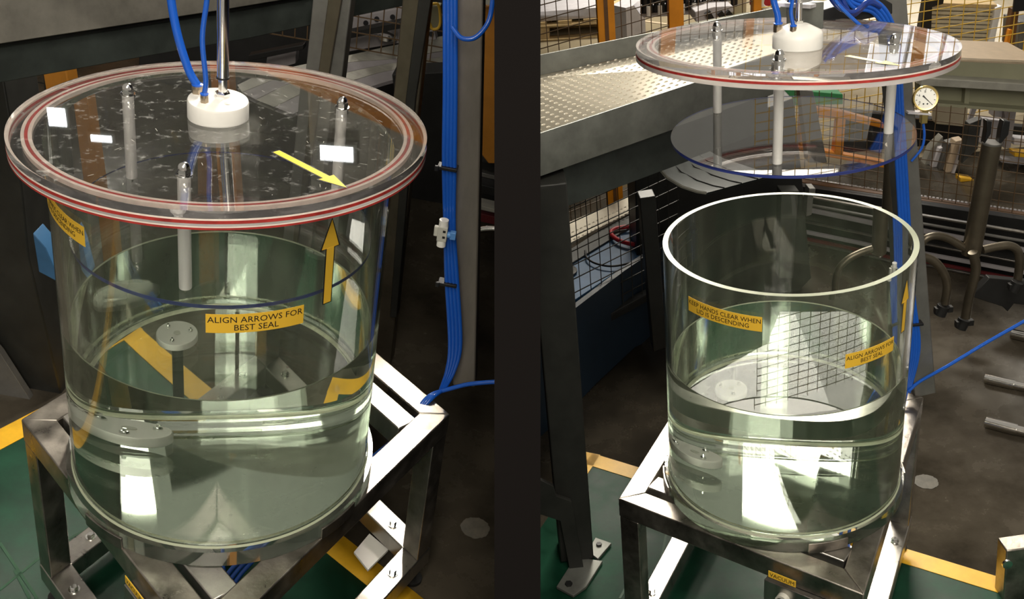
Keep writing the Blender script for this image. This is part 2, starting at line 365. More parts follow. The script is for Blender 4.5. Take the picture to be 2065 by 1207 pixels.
    part('top_plate', tp, ['lidglass', 'scratched', 'hazyside'], lid)
    part('cream_gasket', disc(rl, .0132, .0156, rin=rl-.005), 'cream', lid)
    part('red_gasket', disc(rl+.0002, .0088, .0131, rin=rl-.005), 'red', lid)
    lr = disc(rl, (.0052 if bay == 'L' else .0008), .0087, rin=rl-.036); lr.m = [1 if i//seg == 1 else 0 for i in range(len(lr.m))]
    part('lower_ring', lr, ['lidglass', 'lidedge'], lid)
    for (ra, rb, mn_, lb) in ((.0200,.0246,'cream',None), (.0248,.0292,'red','dark red inner seal'), (.0294,.0345,'cream',None)):
        part('seal_ring', disc(rl-ra, .0092, .0156, rin=rl-rb), mn_, lid, label=lb)
    if bay == 'L':
        part('bottom_seal', disc(rl-.0002, .0002, .0031, rin=rl-.006), 'red', lid, label='red bottom seal')
        part('bottom_seal', disc(rl-.0001, .0032, .0051, rin=rl-.006), 'cream', lid, label='cream bottom seal')
    up = (tilt.to_3x3() @ Vector((0,0,1))).normalized()
    def on_lid(px_, py_, lift=0):   # point of the lid's upper face on a viewing ray
        d_ = R.d(px_, py_); P0 = tilt @ Vector((0,0,tl)); return R.o+d_*((P0-R.o).dot(up)/d_.dot(up))+up*lift
    # lower pressing sheet hung on three rods
    zd = zb-S['gD']; m = MB(); m.lathe([(0,zd),(S['rD'],zd),(S['rD'],zd+.006),(0,zd+.006)], seg=seg); m.sm = [seg <= i < 2*seg for i in range(len(m.sm))]
    m.m = [1 if seg <= i < 2*seg else 0 for i in range(len(m.m))]
    part('pressing_sheet', m, ['sheet', 'blueedge'], lid)
    for (qx, qy) in S['rods']:
        p = on_lid(qx, qy); r = MB(); zt = (tilt @ Vector((0,0,.001))).z+math.tan(S['ltx'])*p.y-math.tan(S['lty'])*p.x
        r.lathe([(0,zd+.006),(.0085,zd+.006),(.0088,zd+.008),(.0088,p.z-.0075),(.0052,p.z-.0035),(.0052,p.z-.0008),(0,p.z-.0008)], (p.x,p.y,0), 28)
        rod = part('spacer_rod', r, 'rod', lid)
        n = MB(); mm = Matrix.Translation(p) @ Matrix.Scale(1.18, 4)
        n.lathe([(.0095,0),(.0095,.0018),(.0075,.002)], M4=mm, seg=24, smooth=False)
        n.lathe([(.0078,.002),(.0078,.008)], M4=mm, seg=6, smooth=False)
        n.lathe([(.0068,.0075),(.0066,.010),(.0055,.013),(.003,.0152),(0,.0158)], M4=mm, seg=24)
        n.lathe([(.0,-.0005),(.0095,0)], M4=mm, seg=24)
        part('acorn_nut', n, 'chrome', rod)
        sc = MB(); sc.tube([(p.x,p.y,zd),(p.x,p.y,zd-.006)], .002, 8); part('rod_screw', sc, 'chrome', rod)
    # hub
    hp = on_lid(*S['hub']); hr = S['hubr']; hz = hp.z
    hub = MB(); Hh = .0285; mm = Matrix.Translation(hp)
    hub.lathe([(0,0),(hr,0),(hr,Hh-.004),(hr-.0012,Hh-.0012),(hr-.004,Hh),(0,Hh+.0015)] if bay == 'L' else [(0,0),(hr,0),(hr,Hh-.006),(hr-.003,Hh),(hr*.45,Hh+.012),(0,Hh+.012)], M4=mm, seg=72)
    hb = part('hub', hub, 'white', lid, label='white nylon hub')
    hole = MB()
    for (dx, dy, rr) in ((.018,-.012,.0052), (-.020,-.008,.0025)): hole.lathe([(rr,0),(rr*.8,.0003),(0,.0003)], (hp.x+dx, hp.y+dy, hz+Hh+(.0012 if bay == 'L' else .0045)), 20)
    part('hub_hole', hole, 'valve', hb)
    top = hz+Hh+(.001 if bay == 'L' else .011)
    nut = MB(); cp = Vector((hp.x+(.003 if bay == 'L' else .004), hp.y+.012, top-.001))
    nut.lathe([(.0115,0),(.0115,.006),(.0095,.0075),(0,.0075)], cp, 6, smooth=False); part('lock_nut', nut, 'chrome', hb)
    # fittings
    fits = []
    for (dx, dy, rr, hh) in ((-.034,.008,.0085,.014), (-.014,-.020,.0062,.014)):
        f = MB(); c = (hp.x+dx, hp.y+dy, top-.003 if bay == 'L' else top-.010); f.lathe([(rr,0),(rr,hh*.7)], c, 6, smooth=False); f.lathe([(rr*.95,hh*.7),(rr*.9,hh),(rr*.5,hh)], c, 20); f.m = [0]*len(f.m)
        k0 = len(f.f); f.lathe([(rr*.95,hh),(rr*1.0,hh+.002),(rr*.6,hh+.0035)], c, 20, mi=1); part('hose_fitting', f, ['nickel', 'hose'], hb); fits.append(Vector((c[0],c[1],c[2]+hh)))
    # arrow on the lid
    A, B = [on_lid(*q, .0006) for q in S['larrow']]; ax = (B-A); L = ax.length; ay = ax.normalized(); axx = ay.cross(up).normalized(); cc = (A+B)/2
    mb = MB(); arrow(mb, lambda x, y, l=0: cc+axx*x+ay*y+up*l, L, w=.011, hw=.026, hl=.042)
    part('arrow_sticker', mb, ['sticker2', 'ink'], lid, label='bright yellow arrow lying on the top plate')
    # fine scratches
    sm = MB(); rnd = random.Random(3)
    for k in range(70):
        a = rnd.uniform(0, 2*PI); rr = rnd.uniform(.03, rl-.03); c = tilt @ Vector((rr*math.cos(a), rr*math.sin(a), tl+.00015)); dd = Vector((rnd.uniform(-1,1), rnd.uniform(-1,1), 0)).normalized()*rnd.uniform(.001,.006)
        dd = tilt.to_3x3() @ dd; nn = dd.cross(up).normalized()*.00025
        sm.add([c-dd-nn, c-dd+nn, c+dd+nn, c+dd-nn], [(0,1,2,3)])
    part('scratches', sm, 'valve', lid, kind='stuff')
    return dict(hub=hp, top=top, fits=fits, cp=cp, zb=zb)
RIG = {b: rig(b) for b in 'LR'}

# ---- frames
def line_x(p, d, q, e):
    A = np.array([[d[0], -e[0]], [d[1], -e[1]]]); s = np.linalg.solve(A, np.array(q)-np.array(p)); return (p[0]+d[0]*s[0], p[1]+d[1]*s[0])
def frame(bay):
    S = SPEC[bay]; R = RAY[bay]; zt = -S['tF']-.0012
    if bay == 'L':
        Lf, Rt = (-.371,.004), (.377,.226); N = line_x(Lf, (.378,-.336), Rt, (-.225,-.526)); wv = 'stainless box-section frame carrying the closed test tank'
    else:
        Lf, Rt, N = (-.373,-.022), (.422,.256), (.056,-.395); wv = 'stainless box-section frame carrying the open test tank, with control panel'
    Bk = (Lf[0]+Rt[0]-N[0], Lf[1]+Rt[1]-N[1]); C = [Vector((*c, 0)) for c in (Lf, N, Rt, Bk)]
    t = thing('tank_stand', bay, wv, 'frame', (0,0,FLOOR))
    w = .05; n = 4
    def inset(i, k):   # corner i inset by k along both edges
        a = (C[(i+1) % n]-C[i]).normalized(); b = (C[i-1]-C[i]).normalized(); s = abs(a.cross(b).z); return C[i]+(a+b)*(k/s)
    for i in range(n):   # mitred top rails
        j = (i+1) % n; a, b, c, d = C[i], C[j], inset(j, w), inset(i, w)
        m = MB(); m.prism([Vector((p.x,p.y,zt)) for p in (a,b,c,d)], (0,0,-w)); part('top_rail', m, 'steel', t, .0025)
    for i in range(n):
        a = (C[(i+1) % n]-C[i]).normalized(); b = (C[i-1]-C[i]).normalized(); s = abs(a.cross(b).z); p = C[i]+(a+b)*(.001/s); ka, kb = a*(w/s*.96), b*(w/s*.96)
        m = MB(); m.prism([Vector((q.x,q.y,zt-w)) for q in (p, p+ka, p+ka+kb, p+kb)], (0,0,-.368+w)); part('leg', m, 'steel', t, .0025)
        ft = MB(); q = p+(ka+kb)*.5; ft.lathe([(.022,FLOOR+.0005),(.022,FLOOR+.008),(.008,FLOOR+.014),(.008,zt-.42)], (q.x,q.y,0), 20); part('foot', ft, 'blackmetal', t)
    zl = -.40
    for i in range(n):   # lower rails with bolts
        j = (i+1) % n; d = (C[j]-C[i]).normalized(); nn = inset(i, w)-C[i]
        a, b, c, e = C[i], C[j], inset(j, w), inset(i, w)
        m = MB(); m.prism([Vector((p.x,p.y,zl)) for p in (a,b,c,e)], (0,0,-.045)); rr = part('lower_rail', m, 'steel2', t, .0025)
        for s_ in (.14, .86):
            q = (a*(1-s_)+b*s_+e*(1-s_)+c*s_)*.5; bo = MB(); bo.lathe([(.011,0),(.011,.002),(.0075,.002)], (q.x,q.y,zl), 20); bo.lathe([(.0078,.002),(.0078,.008),(.006,.0095),(0,.0095)], (q.x,q.y,zl), 6, smooth=False); part('bolt', bo, 'chrome', rr)
    # cross rails under the base plate
    for f_ in (.128, .868):
        a = C[0]*(1-f_)+C[3]*f_; b = C[1]*(1-f_)+C[2]*f_
        d = (b-a).normalized(); a2, b2 = a+d*w*1.02, b-d*w*1.02
        m = MB(); m.beam((a2.x,a2.y,zt-.026), (b2.x,b2.y,zt-.026), .047, .05); part('cross_rail', m, 'steel2', t, .0025)
    # clamp tabs on the plate's rim
    rF = S['rF']
    for ang in ((-118, -27, 92, 175) if bay == 'L' else (-84, -5, 95, 178)):
        m = MB(); a0 = math.radians(ang); k = 10; hw_ = .16; vs = []
        for i in range(k+1):
            a = a0-hw_+2*hw_*i/k; c, s = math.cos(a), math.sin(a)
            for (r_, z_) in ((rF+.001, zt), (rF+.005, zt), (rF+.005, zt+.024), (rF+.001, zt+.024)): vs.append((r_*c, r_*s, z_))
        fs = [(i*4+q, i*4+(q+1) % 4, (i+1)*4+(q+1) % 4, (i+1)*4+q) for i in range(k) for q in range(4)]+[(3,2,1,0), tuple(k*4+q for q in range(4))]
        m.add(vs, fs); part('clamp_tab', m, 'steel', t, .0006)
    # inner lower plate; the light it catches is put into its white colour
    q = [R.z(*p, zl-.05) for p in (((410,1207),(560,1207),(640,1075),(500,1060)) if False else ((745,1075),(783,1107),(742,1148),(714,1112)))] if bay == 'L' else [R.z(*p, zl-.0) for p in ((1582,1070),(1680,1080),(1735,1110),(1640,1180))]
    m = MB(); m.prism(q, (0,0,-.006)); part('lit_plate', m, 'whiteplate', t, label='lower metal plate whitened where light falls')
    return t, C, zt
FR = {b: frame(b) for b in 'LR'}

# ---- control panel under the near rail
def panel(bay):
    t, C, zt = FR[bay]; a, b = C[0], C[1]; d = (b-a).normalized(); nn = d.cross(Vector((0,0,1))).normalized()   # outward
    f0, f1 = (.64, .97)
    L = (b-a).length; o = a+d*L*f0; w = L*(f1-f0)
    ww = 'right' if bay == 'R' else 'left'
    p = thing('control_panel', bay, ('grey control panel with VACUUM and DOWN labels under the open tank' if bay == 'R' else 'grey control panel with lever switch under the closed tank'), 'control panel', (o.x, o.y, zt-.10))
    m = MB(); base = o-nn*.004; z1, z0 = zt-.052, zt-.125
    P = lambda u, v, k=0: Vector((o.x+d.x*u+nn.x*k, o.y+d.y*u+nn.y*k, v))
    m.prism([P(0,z1,.012), P(w,z1,.012), P(w,z0,.012), P(0,z0,.012)], -nn*.04); part('panel_box', m, 'steel2', p, .0015)
    for (u, words, z) in ((.04, 'VACUUM', z1+.022), (.135, 'DOWN', z1-.002), (.150, 'UP', z1-.018)):
        lw, lh = (.06,.016) if words == 'VACUUM' else ((.045,.013) if words == 'DOWN' else (.03,.011))
        q = MB(); fn = lambda x, y, l=0: P(u+x, z+y, .0135+l)
        q.prism([fn(-lw/2,-lh/2), fn(lw/2,-lh/2), fn(lw/2,lh/2), fn(-lw/2,lh/2)], -nn*.0012); label_on(q, words, fn, lw, lh, 1, (.9,.85)); part('panel_label', q, ['sticker', 'ink'], p)
    q = MB(); c = P(.045, z1-.028, .012)
    q.tube([c, c+nn*.012], .014, 20); sw = part('switch_body', q, 'valve', p)
    q = MB(); q.tube([c+nn*.012, c+nn*.030+Vector((0,0,-.004))], .010, 16); q.beam(c+nn*.03, c+nn*.03+Vector((0,0,-.05))+nn*.02, .012, .010, up=nn); part('switch_lever', q, 'black', sw)
    q = MB(); c = P(.185, z1-.020, .012); q.lathe([(.012,0),(.012,.004),(.009,.012),(0,.013)], seg=24, M4=Matrix.Translation(c) @ nn.to_track_quat('Z','Y').to_matrix().to_4x4()); part('push_button', q, 'whiteplate', p)
for b in 'LR': panel(b)

# ================================================================ cylinder rods, brackets, hoses, masts
L, R = RAY['L'], RAY['R']
def post(name, bay, base_px, top_px, Y, w, d, matn, label, cat, group=None, bevel=.003, top_extra=0, base_z=None):
    r = RAY[bay]; a, b = r.y(*base_px, Y), r.y(*top_px, Y)
    if base_z is not None: b_ = a+(b-a)*((base_z-a.z)/(b.z-a.z)); a = b_
    b = b+(b-a).normalized()*top_extra
    m = MB(); m.beam(a, b, w, d, up=(0,1,0)); return solid(name, m, matn, bay, label, cat, group, bevel=bevel), a, b
def hose(name, bay, pts, r, label, m='hose', group=None, n=8, cat='hose'):
    return solid(name, MB().tube(smooth_path(pts, n), r, 12), m, bay, label, cat, group)
g = RIG['L']; c = g['cp']
rod = thing('lift_rod', 'L', 'chrome piston rod rising from the closed lid hub', 'rod', c)
m = MB(); m.tube([c+Vector((0,0,.0075)), c+Vector((0,0,.030))], .0066, 20); part('threaded_end', m, 'chrome', rod)
m = MB(); m.tube([c+Vector((0,0,.030)), c+Vector((0,0,.62))], .0088, 24); part('piston_rod', m, 'chrome', rod)
m = MB(); m.tube([c+Vector((0,0,.0285)), c+Vector((0,0,.031))], .0096, 24); part('collar', m, 'black', rod)
f1, f2 = g['fits']
hose('air_hose', 'L', [f1, L.y(380,140,f1.y), L.y(358,70,f1.y), L.y(345,0,f1.y), L.y(341,-60,f1.y)], .0062, 'thick blue air hose leading into the hub of the closed lid', n=8)
hose('air_hose', 'L', [f2, L.y(415,160,f2.y), L.y(408,80,f2.y), L.y(416,10,f2.y), L.y(424,-50,f2.y)], .0038, 'thin blue air hose beside the chrome rod of the closed lid')
g = RIG['R']; c = g['cp']
rod = thing('lift_cylinder', 'R', 'grey air cylinder bracket with chrome rod above the raised lid', 'cylinder', c)
m = MB(); m.tube([c+Vector((0,0,.0075)), c+Vector((0,0,.05))], .0062, 24); part('piston_rod', m, 'chrome', rod)
yb = c.y+.035
q = [R.y(*p, yb) for p in ((1587,8),(1588,62),(1660,58),(1662,4))]
m = MB(); m.prism(q, (0,.006,0)); part('bracket_plate', m, 'galv', rod, .001)
q = [R.y(1558,5,yb-.02), R.y(1635,10,yb-.02), R.y(1662,3,yb+.03), R.y(1590,-4,yb+.03)]
m = MB(); m.prism(q, (0,0,-.007)); part('mounting_plate', m, 'palegrey', rod, .001)
m = MB(); pz = R.y(1612,2,c.y+.005); m.tube([pz+Vector((0,0,.002)), pz+Vector((0,0,.3))], .025, 32); part('cylinder_body', m, 'chrome', rod)
f1, f2 = g['fits']
hose('air_hose', 'R', [f1, R.y(1568,30,f1.y), R.y(1560,0,f1.y), R.y(1556,-40,f1.y)], .006, 'thick blue air hose at the left edge of the raised lid hub')
hose('air_hose', 'R', [f2, R.y(1595,25,f2.y), R.y(1598,0,f2.y), R.y(1600,-40,f2.y)], .0035, 'thin blue air hose in front of the raised lid hub')
# support arm of the mast, right
YM = .24
q = [R.y(*p, YM) for p in ((1655,22),(1762,-12),(1800,8),(1800,28),(1660,56))]
solid('cantilever', MB().prism(q, (0,.06,0)), 'blackmetal', 'R', 'dark horizontal arm joining the mast to the cylinder bracket', 'arm', bevel=.002)
_, ma, mb_ = post('mast', 'R', (1860,800), (1792,-40), YM+.05, .052, .05, 'greypost', 'grey steel mast leaning behind the open tank, blue hoses tied along it', 'post', base_z=-.036)
hs = {}
for k in range(4):
    dx = (k-1.5)*6
    pts = [R.y(1830+dx*.4,790,YM+.01-k*.001), R.y(1846+dx*.8,700,YM), R.y(1834+dx,600,YM), R.y(1826+dx,480,YM), R.y(1818+dx,340,YM), R.y(1812+dx*.9,230,YM), R.y(1806+dx,130,YM), R.y(1795+dx*1.1,62,YM), R.y(1768+dx,25-k*5,YM-.01), R.y(1720,14-k*9,YM-.02), R.y(1690-k*3,-30,YM-.03)]
    hose('air_hose', 'R', pts, .0042, 'blue air hose tied up the mast by the open tank, '+('leftmost','second from the left','third from the left','rightmost')[k], m='hose', group='blue hoses tied up the right-hand mast')
hose('air_hose', 'R', [R.y(1672,-20,YM-.08), R.y(1690,8,YM-.08), R.y(1720,38,YM-.08), R.y(1750,64,YM-.08)], .0036, 'bright blue hose end hanging down from the arm')
for k in range(3):
    hose('air_hose', 'R', [R.y(1664+k*14,-20,YM-.05), R.y(1690+k*8,14,YM-.06+k*.004), R.y(1722,24+k*3,YM-.06+k*.006), R.y(1752,2+k*2,YM-.05), R.y(1775,14,YM-.04)], .0048, 'dark blue hose coiled on the arm above the raised lid, '+('outermost','middle','innermost')[k], m='hose_dark', group='dark blue hoses coiled on the arm')
def tie(bay, px, py, Y, w, lab):
    r = RAY[bay]; c = r.y(px, py, Y); m = MB(); m.box((c.x-w/2, c.y-.010, c.z-.003), (c.x+w/2, c.y+.012, c.z+.003)); m.box((c.x-w/2-.004, c.y-.014, c.z-.005), (c.x-w/2+.003, c.y-.008, c.z+.005))
    solid('cable_tie', m, 'tie', bay, lab, 'cable tie', bevel=.001)
tie('R', 1797, 72, YM, .052, 'black cable tie round the hoses above the lid gauge side')
tie('R', 1843, 652, YM, .040, 'black cable tie low on the right-hand hose bundle')
# hose off to the right
hose('air_hose', 'R', [R.y(1832,788,YM), R.y(1856,768,YM), R.y(1910,738,YM-.01), R.y(1985,693,YM-.02), R.y(2050,656,YM-.03), R.y(2110,622,YM-.04)], .004, 'single blue hose running right from the foot of the mast')
for k in range(3):
    p = [R.y(1828,790,YM), R.y(1812-6*k,850,YM-.06), R.y(1760-8*k,930,YM-.15), R.z(1742-14*k,1010,-.30), R.z(1728-16*k,1080,-.36), R.z(1735-22*k,1105+10*k,-.44)]
    hose('air_hose', 'R', p, .0042, 'blue hose dropping under the open tank frame, '+('rightmost','middle','leftmost')[k], group='blue hoses below the right-hand frame')
# valve on the right mast bundle
def valve(bay, px, py, Y, lab, s=1.0):
    r = RAY[bay]; c = r.y(px, py, Y); v = thing('shutoff_valve', bay, lab, 'valve', c)
    m = MB(); m.box((c.x-.009*s, c.y-.010, c.z-.016*s), (c.x+.009*s, c.y+.006, c.z+.014*s)); m.box((c.x-.016*s, c.y-.004, c.z-.010*s), (c.x-.0085*s, c.y+.004, c.z+.010*s)); part('valve_body', m, 'valve', v, .0012)
    for z0, z1 in ((-.028, -.016), (.014, .026)):
        m = MB(); m.tube([(c.x,c.y-.002,c.z+z0*s), (c.x,c.y-.002,c.z+z1*s)], .0085*s, 20); part('end_collar', m, 'whiteplate', v)
    m = MB(); m.tube([(c.x+.009*s,c.y-.004,c.z-.002), (c.x+.016*s,c.y-.004,c.z-.002)], .006*s, 16); m.box((c.x+.014*s,c.y-.009,c.z-.009*s), (c.x+.025*s,c.y+.001,c.z+.006*s)); part('valve_knob', m, 'valveblue', v, .001)
    m = MB()
    for dz in (-.006, .006): m.box((c.x+.001, c.y-.0106, c.z+dz-.0022), (c.x+.006, c.y-.0095, c.z+dz+.0022))
    part('slot', m, 'ink', v)
valve('R', 1815, 545, YM-.03, 'small grey valve on the hoses behind the open tank wall', .8)
# gauge
gY = YM+.02; gc = R.y(1866,198,gY); gg = thing('pressure_gauge', 'R', 'round brass pressure gauge with white dial beside the mast', 'gauge', gc)
look = (R.o-gc).normalized(); look = (look+Vector((.15,0,0))).normalized(); G4 = Matrix.Translation(gc) @ look.to_track_quat('Z', 'Y').to_matrix().to_4x4()
m = MB(); m.lathe([(0,-.012),(.0235,-.012),(.0265,-.006),(.0275,.004),(.0255,.007),(.0225,.0065),(.0222,.004),(0,.004)], seg=48, M4=G4); part('gauge_case', m, 'brass', gg)
m = MB(); m.lathe([(.0221,.0042),(0,.0043)], seg=48, M4=G4); dial = part('dial', m, 'gaugeface', gg)
m = MB()
for k in range(9):
    a = math.radians(225-k*33.75); 
    p = lambda r_, w_: G4 @ Vector((r_*math.cos(a)-w_*math.sin(a), r_*math.sin(a)+w_*math.cos(a), .0047))
    m.add([p(.0175,-.0006), p(.0205,-.0006), p(.0205,.0006), p(.0175,.0006)], [(0,1,2,3)])
for (x_, y_) in ((-.004,-.012), (.004,-.012)): m.lathe([(.0018,.0046),(0,.0047)], seg=10, M4=G4 @ Matrix.Translation((x_, y_, 0)))
part('dial_marks', m, 'ink', dial)
for k, n_ in enumerate('0 4 8'.split()):
    q = MB(); a = math.radians(215-k*60); fn = lambda x, y, l=0: G4 @ Vector((.0145*math.cos(a)+x, .0145*math.sin(a)+y, .0047))
    label_on(q, n_, fn, .006, .0055, 0, (1,1)); part('dial_number', q, 'ink', dial)
m = MB(); a = math.radians(-45); p = lambda r_, w_: G4 @ Vector((r_*math.cos(a)-w_*math.sin(a), r_*math.sin(a)+w_*math.cos(a), .0054))
m.add([p(-.008,-.0018), p(0,-.0009), p(.019,-.0003), p(.019,.0003), p(0,.0009), p(-.008,.0018)], [(0,1,2,3,4,5)]); part('needle', m, 'ink', gg)
m = MB(); m.box((gc.x-.007, gc.y-.007, gc.z-.055), (gc.x+.007, gc.y+.007, gc.z-.024)); part('gauge_stem', m, 'brass', gg, .001)
hose('air_hose', 'R', [gc+Vector((0,0,-.055)), R.y(1864,275,gY), R.y(1858,300,gY), R.y(1838,325,gY)], .0028, 'thin blue hose hanging from the pressure gauge')
m = MB(); a = R.y(1828,225,gY); b = R.y(1874,228,gY); m.beam(a, b, .02, .004, up=(0,0,1)); solid('gauge_bracket', m, 'palegrey', 'R', 'small pale metal strip holding the gauge to the mast', 'bracket')

# left mast, hoses, valve
YL_ = .30
post('mast', 'L', (938,778), (950,-40), YL_+.05, .046, .045, 'mastgrey', 'grey steel mast behind the closed tank with blue hoses tied to it', 'post', base_z=-.036)
for k in range(4):
    dx = (k-1.5)*7.0+6
    pts = [L.y(890+dx*.3,786,YL_), L.y(905+dx*.7,745,YL_), L.y(912+dx,690,YL_), L.y(905+dx,560,YL_), L.y(902+dx*.8,460,YL_), L.y(900+dx,330,YL_), L.y(902+dx,170,YL_), L.y(902+dx,-40,YL_)]
    hose('air_hose', 'L', pts, .0042, 'blue air hose up the mast by the closed tank, '+('leftmost','second from left','third from left','rightmost')[k], group='blue hoses tied up the left-hand mast')
valve('L', 893, 467, YL_-.022, 'small grey valve with light blue knob on the left-hand hose bundle')
tie('L', 903, 337, YL_, .036, 'black cable tie above the grey valve')
tie('L', 903, 570, YL_, .036, 'black cable tie below the grey valve')
hose('air_hose', 'L', [L.y(912,55,YL_-.02), L.y(930,76,YL_-.03), L.y(955,77,YL_-.03), L.y(975,60,YL_-.02), L.y(988,35,YL_-.01), L.y(995,-10,YL_)], .0042, 'blue hose looping right at the top of the left-hand mast')
hose('air_hose', 'L', [L.y(890,788,YL_-.01), L.y(905,784,YL_-.01), L.y(940,775,YL_-.01), L.y(975,771,YL_-.01), L.y(1008,769,YL_-.01)], .0046, 'single blue hose running right past the left-hand mast')
for k in range(3):
    p = [L.y(893,786,YL_-.005), L.y(865-5*k,808,YL_-.05), L.z(800,880+8*k,-.10), L.z(740,930+8*k,-.16), L.z(620,1030+10*k,-.22), L.z(520-12*k,1120,-.28), L.z(470-14*k,1180,-.33), L.z(450-24*k,1240,-.36)]
    hose('air_hose', 'L', p, .0044, 'blue hose passing under the closed tank frame, '+('nearest the rail','middle','farthest')[k], group='blue hoses below the left-hand frame')
hose('air_hose', 'L', [L.z(445,1040,-.44), L.z(448,1110,-.45), L.z(452,1150,-.46)], .004, 'short blue hose standing under the closed tank')

# ================================================================ SETTING: floors, tape, partition
def flat(name, pts, z, th, mn, bay, label=None, cat=None, kind=None):
    m = MB(); m.prism([Vector((p[0], p[1], z)) for p in pts], (0,0,-th)); return solid(name, m, mn, bay, label, cat, kind=kind)
# dark concrete slabs
flat('floor', [(-6,-2.2),(3.2,-2.2),(3.2,9),(-6,9)], FLOOR, .05, 'darkfloor', 'L', kind='structure')
flat('floor', [(-1.6,-2.6),(6,-2.6),(6,3.0),(-1.6,3.0)], FLOOR, .05, 'darkfloor', 'R', kind='structure')
flat('floor', [(-3.2,3.0),(9,3.0),(9,14),(-3.2,14)], FLOOR+.0, .05, 'hallfloor', 'R', kind='structure')
def strip(p, q, w):   # quad along pq
    p, q = Vector((p[0],p[1],0)), Vector((q[0],q[1],0)); d = (q-p).normalized(); n = Vector((-d.y, d.x, 0))*w/2
    return [p-n, q-n, q+n, p+n]
# left: tape corner and green paint
c1 = L.z(262,700,-.5)   # seen through water: set from the visible ends instead
tL0, tL1 = L.z(-40,908,FLOOR), L.z(40,866,FLOOR); tR0, tR1 = L.z(665,1090,FLOOR), L.z(812,1207,FLOOR)
dL = (tL1-tL0); dR = (tR0-tR1)
cr = line_x((tL0.x,tL0.y), (dL.x,dL.y), (tR1.x,tR1.y), (dR.x,dR.y)); cr = Vector((cr[0],cr[1],0))
e = (tR1-tR0).normalized()*3; eL = (tL0-tL1).normalized()*3
green = [cr, (tR0+e), Vector((tR0.x+e.x, -2.1, 0)), Vector((-5.5,-2.1,0)), (tL1+eL)]
flat('floor', [(p.x,p.y) for p in green], FLOOR+.0015, .001, 'greenfloor', 'L', kind='structure')
def taped(bay, pts, w, label):
    m = MB()
    for a, b in zip(pts, pts[1:]): m.prism([Vector((p.x,p.y,FLOOR+.0032)) for p in strip(a, b+(b-a).normalized()*w*.5, w)], (0,0,-.0015))
    solid('floor_tape', m, 'tape', bay, label, 'tape')
taped('L', [cr+eL, cr, cr+e], .062, 'yellow floor tape angled round the green paint under the closed tank')
# right
A0, A1 = R.z(1186,925,FLOOR), R.z(2030,1185,FLOOR); A2 = R.z(1145,985,FLOOR)
dd = (A1-A0).normalized(); A0 = Vector((A0.x,A0.y,0)); A1 = Vector((A1.x,A1.y,0)); d2 = (Vector((A2.x,A2.y,0))-A0).normalized()
taped('R', [A0+d2*.13, A0, A1], .058, 'yellow floor tape crossing under the open tank')
flat('floor', [(p.x,p.y) for p in (A0, A0+(A1-A0).normalized()*3, Vector((4,-2.5,0)), Vector((-1.5,-2.5,0)), A0+d2*2.0)], FLOOR+.0015, .001, 'greenfloor', 'R', kind='structure')
# scoring lines in green paint
def score(bay, lines):
    m = MB()
    for (a, b) in lines:
        p, q = RAY[bay].z(*a, FLOOR), RAY[bay].z(*b, FLOOR); m.prism([Vector((s.x,s.y,FLOOR+.0022)) for s in strip(p, q, .006)], (0,0,-.0005))
    solid('floor_joint', m, 'groove', bay, 'worn joint lines scored in the green floor, '+('left' if bay == 'L' else 'right')+' side', 'joint')
score('L', [((0,1190),(105,1105)), ((0,1095),(75,1207)), ((105,1105),(300,1000)), ((30,1150),(60,1207))])
score('R', [((1318,1207),(1345,1070)), ((1250,1207),(1275,1160))])
def patch(bay, px, py, r, label):
    c = RAY[bay].z(px, py, FLOOR); m = MB(); rnd = random.Random(5); n = 40
    vs = [(c.x+r*(1+.05*rnd.uniform(-1,1))*math.cos(2*PI*k/n), c.y+r*1.0*(1+.05*rnd.uniform(-1,1))*math.sin(2*PI*k/n), FLOOR+.0012) for k in range(n)]
    m.prism(vs, (0,0,-.0012)); solid('floor_patch', m, 'stain', bay, label, 'floor patch')
patch('L', 958, 1064, .034, 'round filled patch in the dark floor, left-hand photo half')
patch('R', 1867, 971, .034, 'round filled patch in the dark floor beside the open tank frame')
# black partition between the bays: a deep wall whose raked end faces the viewer
D0 = 1.22
x0, x1 = (997-CX)/F_PX*D0, (1090-CX)/F_PX*D0
cp_, sp_ = math.cos(PITCH), math.sin(PITCH)
def camp(x, y, dpt): return CAM+Vector((x, dpt*cp_+y*sp_, -dpt*sp_+y*cp_))
prof = [camp(x0, .62, D0), camp(x0, -.75, D0)]
prof += [Vector((x0, prof[1].y+.1, -.6)), Vector((x0, 16, -.6)), Vector((x0, 16, 2.6)), Vector((x0, prof[0].y, 2.6))]
m = MB(); m.prism(prof, (x1-x0, 0, 0))
org = Vector((0, 4, -.6)); me = mkmesh(m, 'partition', org, name='wall_divider'); o = bpy.data.objects.new('wall_divider', me); COL.objects.link(o); o.location = org; o['kind'] = 'structure'
SIDE = {'L': x0-.004, 'R': x1+.004}

# ================================================================ RIGHT BAY BACKGROUND
def slab(name, bay, pts, Y, th, mn, label=None, cat=None, bevel=0, group=None, plane=None, kind=None):
    r = RAY[bay]; q = [r.y(*p, Y) if plane is None else r.v(*p, *plane) for p in pts]
    m = MB(); m.prism(q, (0, th, 0)); return solid(name, m, mn, bay, label, cat, group, bevel=bevel, kind=kind)
def pslab(parent, name, bay, pts, Y, th, mn, bevel=0, label=None, plane=None, kind=None):
    r = RAY[bay]; q = [r.y(*p, Y) if plane is None else r.v(*p, *plane) for p in pts]
    m = MB(); m.prism(q, (0, th, 0)); return part(name, m, mn, parent, bevel, label, kind)
